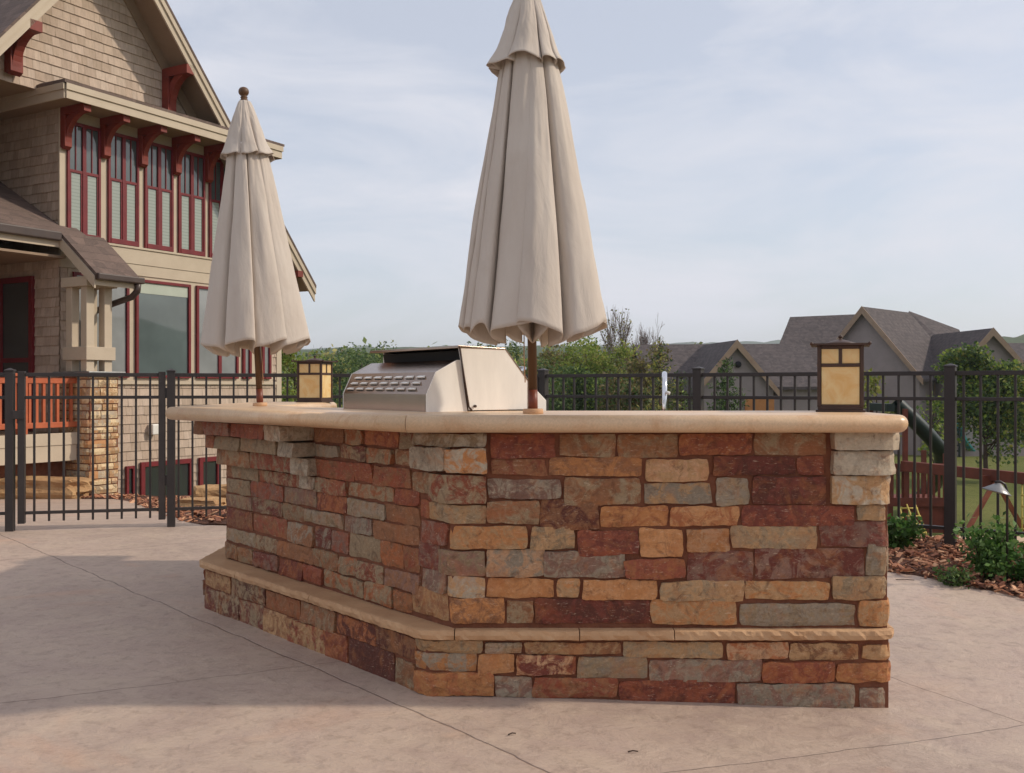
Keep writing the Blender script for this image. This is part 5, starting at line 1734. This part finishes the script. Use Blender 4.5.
# bushy trees in the middle
mids = [(500, 62, 346, 46, DEEP + OLIVE[:1], 'dark green tree behind the grill hood'), (556, 60, 350, 40, OLIVE + BROWN[:2], 'yellow brown leafy tree right of the umbrella pole'),
        (585, 58, 337, 44, SPRING, 'bright green tree, tallest leafy one right of the umbrella'), (612, 57, 346, 40, SPRING + OLIVE[:2], 'light green bushy tree just left of the low roof'),
        (640, 52, 352, 34, BROWN + OLIVE[:1], 'brownish thin leaved tree at the corner of the low roof'), (535, 50, 366, 44, DEEP + BROWN[:1], 'shaded dark tree behind the fence beside the umbrella pole'),
        (568, 47, 374, 44, DEEP, 'low dark green tree behind the fence rails'), (604, 46, 372, 42, DEEP + SPRING[:1], 'low dark green tree left of the handrail'), (630, 44, 378, 34, BROWN + DEEP[:2], 'low brownish green tree near the handrail'),
        (470, 60, 352, 46, DEEP + BROWN[:1], 'dark tree behind the middle of the grill')]
for i, (px, Y, pt, spx, pal, lab) in enumerate(mids):
    tree_to(px, Y, pt, spx, 5200, 0.17, pal, lab, 60 + i, name='leafy_tree', group='leafy trees beyond the fence', nl=16, fork=0.12, clump=0.30)
# bare trees standing above the low roof
def bt(px, Y, pt, rp, lab, sd, lv):
    b0 = at(px, Y); bare_tree(b0, topz(pt, Y) - b0[2], rp / 1000 * Y, lab, sd, lv)
bt(619, 74, 305, 14, 'nearly bare tree with a few leaves, left of two bare trees', 81, 260)
bt(647, 76, 313, 17, 'bare grey twiggy tree, right of two bare trees', 84, 0)
# left side between house, lantern and grill
tree_to(293, 38, 341, 40, 5000, 0.13, SPRING + OLIVE[:1], 'spring green tree at the house corner behind the left lantern', 91, nl=18, fork=0.1, clump=0.28, name='leafy_tree')
for i, (px, Y, pt, spx, pal, lab) in enumerate([(342, 70, 352, 40, DEEP + SPRING[:1], 'dark green tree between left lantern and grill'), (362, 66, 352, 44, DEEP, 'deep green tree behind the left end of the grill hood'),
                                    (322, 60, 362, 34, DEEP + OLIVE[:1], 'low green tree just above the left lantern'), (400, 72, 350, 46, DEEP + OLIVE[:1], 'dark green tree hidden behind the grill top')]):
    tree_to(px, Y, pt, spx, 5200, 0.18, pal, lab, 100 + i, name='leafy_tree', group='leafy trees beyond the fence', nl=16, fork=0.1, clump=0.30)

# shrubs in the beds
def shrub(loc, h, r, n, ls, pal, label, seed, group=None):
    loc = Vector(loc)
    t = empty('shrub', loc, label, 'shrub', group)
    rr = random.Random(seed)
    st = MB(); cl = MB(); cs = []
    for i in range(16):
        a = rr.uniform(0, 6.28); k = rr.uniform(0.15, 1.0)
        e = loc + Vector((math.cos(a) * r * k, math.sin(a) * r * k, h * rr.uniform(0.45, 1.0) * (1.05 - 0.35 * k)))
        m_ = loc.lerp(e, 0.5) + Vector((0, 0, h * 0.1))
        st.tube([loc - Vector((0, 0, 0.03)), m_, e], [0.006, 0.004, 0.002], 5)
        cs += [(e, 1.0), (m_, 1.1), (m_.lerp(e, 0.5), 1.0), (loc.lerp(m_, 0.6), 0.9)]
    leaf_cloud(cl, cs, n, ls, pal, rr, r * 0.24)
    st.build('stem', M['bark'], t); cl.build('foliage', M['leaf'], t)
    return t
def sloc(px, py):
    Y = 1.2 / (py - 386.5) * 1000
    x = (px - 512) / 1000 * Y
    return (x, Y, T(x, Y) - 0.005)
shrub(sloc(988, 578), 0.40, 0.20, 1900, 0.038, SHRUBC, 'bushy green shrub beside the path light stake', 121)
shrub(sloc(897, 552), 0.34, 0.15, 1000, 0.045, SHRUBC[:3] + DEEP[:1], 'green shrub half hidden by the right end of the bar', 122)
shrub(sloc(1022, 583), 0.20, 0.14, 500, 0.035, SHRUBC[:3], 'low green shrub cut by the right picture edge', 124)
shrub(sloc(955, 584), 0.10, 0.13, 380, 0.03, DEEP + SHRUBC[:1], 'low creeping plant at the patio edge', 125)
shrub((-2.60, 9.75, T(-2.6, 9.75)), 0.38, 0.14, 500, 0.05, SHRUBC, 'green plant beside the boulders, seen under the left counter tip', 123)

# ------------------------------------------------------------------ woods and hills
def ridge(name, Y, zfun, x0, x1, n, depth, mat):
    b_ = MB()
    rows = 10
    for j in range(rows + 1):
        t = j / rows
        for i in range(n + 1):
            x = x0 + (x1 - x0) * i / n
            zt = zfun(x)
            base = -8.0
            z = base + (zt - base) * sm(0, 1, t)
            y = Y + depth * t
            z += (0.012 * Y) * noise.noise((x / Y * 60, t * 9, Y * 0.1)) * sm(0.0, 0.5, t) * 0.4
            b_.v.append((x, y, z))
    for j in range(rows):
        for i in range(n):
            a = j * (n + 1) + i
            b_.face((a, a + 1, a + n + 2, a + n + 1), None, None, 0, True)
    return tag(b_.build(name, mat), kind='structure')
hz = lambda Y, py: 1.2 - (py - 386.5) / 1000 * Y
def prof(Y, pts, jitter=0.0, js=0.05):
    pts = sorted(pts)
    def f(x):
        px = 512 + x / Y * 1000
        if px <= pts[0][0]: py = pts[0][1]
        elif px >= pts[-1][0]: py = pts[-1][1]
        else:
            for (a, b), (c, d) in zip(pts, pts[1:]):
                if a <= px <= c:
                    py = b + (d - b) * (px - a) / (c - a); break
        py += jitter * noise.noise((px * js, Y, 0)) + jitter * 0.6 * noise.noise((px * js * 4, Y, 2))
        return hz(Y, py)
    return f
ridge('wooded_hill', 420, prof(520, [(-200, 352), (300, 350), (345, 348), (480, 347), (560, 345), (700, 350), (900, 352), (1300, 350)], 1.2, 0.06), -900, 900, 260, 100, M['hill'])
ridge('wooded_hill', 330, prof(380, [(700, 372), (900, 362), (960, 345), (1005, 336), (1060, 332), (1300, 338)], 1.5, 0.06), 60, 700, 160, 60, M['hill'])
ridge('wooded_hill', 1500, prof(1800, [(-300, 350), (300, 349), (400, 347), (640, 346), (690, 343), (740, 342), (790, 340), (850, 342), (950, 346), (1300, 345)], 1.4, 0.03), -3000, 3000, 300, 300, M['hill'])
# wooded slope off to the right, which the windows mirror
b_ = MB()
for j in range(9):
    for i in range(81):
        y = -260 + 720 * i / 80; t = j / 8
        b_.v.append((150 + 60 * t + 4 * noise.noise((y * .05, t * 5, 3)), y, -8 + (22 + 7 * noise.noise((y * 0.03, 1, 7)) + 3 * noise.noise((y * 0.16, 4, 7))) * sm(0, 1, t)))
for j in range(8):
    for i in range(80):
        a_ = j * 81 + i
        b_.face((a_, a_ + 81, a_ + 82, a_ + 1), None, None, 0, True)
tag(b_.build('wooded_hill', M['hill']), kind='structure')
# a belt of wood in front of the hills: reads as one mass
wb_ = MB(); rr = random.Random(5)
for i in range(300):
    px = rr.uniform(255, 700); Y = rr.uniform(120, 300)
    x = (px - 512) / 1000 * Y
    py = 351 + 9 * (1 - (Y - 120) / 180) + rr.uniform(0, 6)
    zt_ = hz(Y, py)
    pal = rr.choice([DEEP, DEEP, OLIVE, SPRING, BROWN])
    rad = rr.uniform(2.4, 4.2)
    cs = [(Vector((x + rr.gauss(0, rad * .5), Y + rr.gauss(0, rad * .5), zt_ - rad + rr.gauss(0, rad * .45))), 1.0) for _ in range(7)]
    leaf_cloud(wb_, cs, 70, 0.011 * Y * 0.55, pal, rr, rad * 0.35)
tag(wb_.build('far_woods', M['leaf']), kind='stuff', label='far belt of mixed green woods below the horizon', cat='woods')

# dead twigs and leaves on the concrete
for (px, py, L, ang) in ((633, 747, 0.035, 0.1), (512, 733, 0.03, 0.5), (985, 588, 0.13, -0.2), (905, 580, 0.11, -0.15)):
    Y = 1.2 / (py - 386.5) * 1000; x = (px - 512) / 1000 * Y
    b_ = MB(); z = T(x, Y) + 0.006
    b_.tube([(x - L / 2 * math.cos(ang), Y - L / 2 * math.sin(ang), z), (x, Y + 0.004, z + 0.002), (x + L / 2 * math.cos(ang), Y + L / 2 * math.sin(ang), z)], 0.0024, 5)
    o = b_.build('twig', M['bark'])
    tag(o, {633: 'short dark twig on the concrete in front of the bar, nearest one', 512: 'tiny dark twig on the concrete below the ledge joint', 985: 'thin dry twig lying on the patio edge by the mulch', 905: 'thin dry twig lying behind the right end of the bar'}[px], 'twig', 'twigs on the patio')

# ------------------------------------------------------------------ the air
hb = MB(); hb.box(-3300, 3300, -70, 2500, -14.0, 76.0)
hm = bpy.data.materials.new('pale_haze'); hm.use_nodes = True
ht = hm.node_tree
for n in list(ht.nodes):
    if n.type != 'OUTPUT_MATERIAL': ht.nodes.remove(n)
pv = ht.nodes.new('ShaderNodeVolumePrincipled')
pv.inputs['Color'].default_value = (0.80, 0.87, 0.97, 1)
pv.inputs['Density'].default_value = 0.0003
pv.inputs['Anisotropy'].default_value = 0.2
ht.links.new(pv.outputs[0], [n for n in ht.nodes if n.type == 'OUTPUT_MATERIAL'][0].inputs['Volume'])
tag(hb.build('haze', hm), kind='stuff', label='thin pale summer haze over the whole valley', cat='haze')
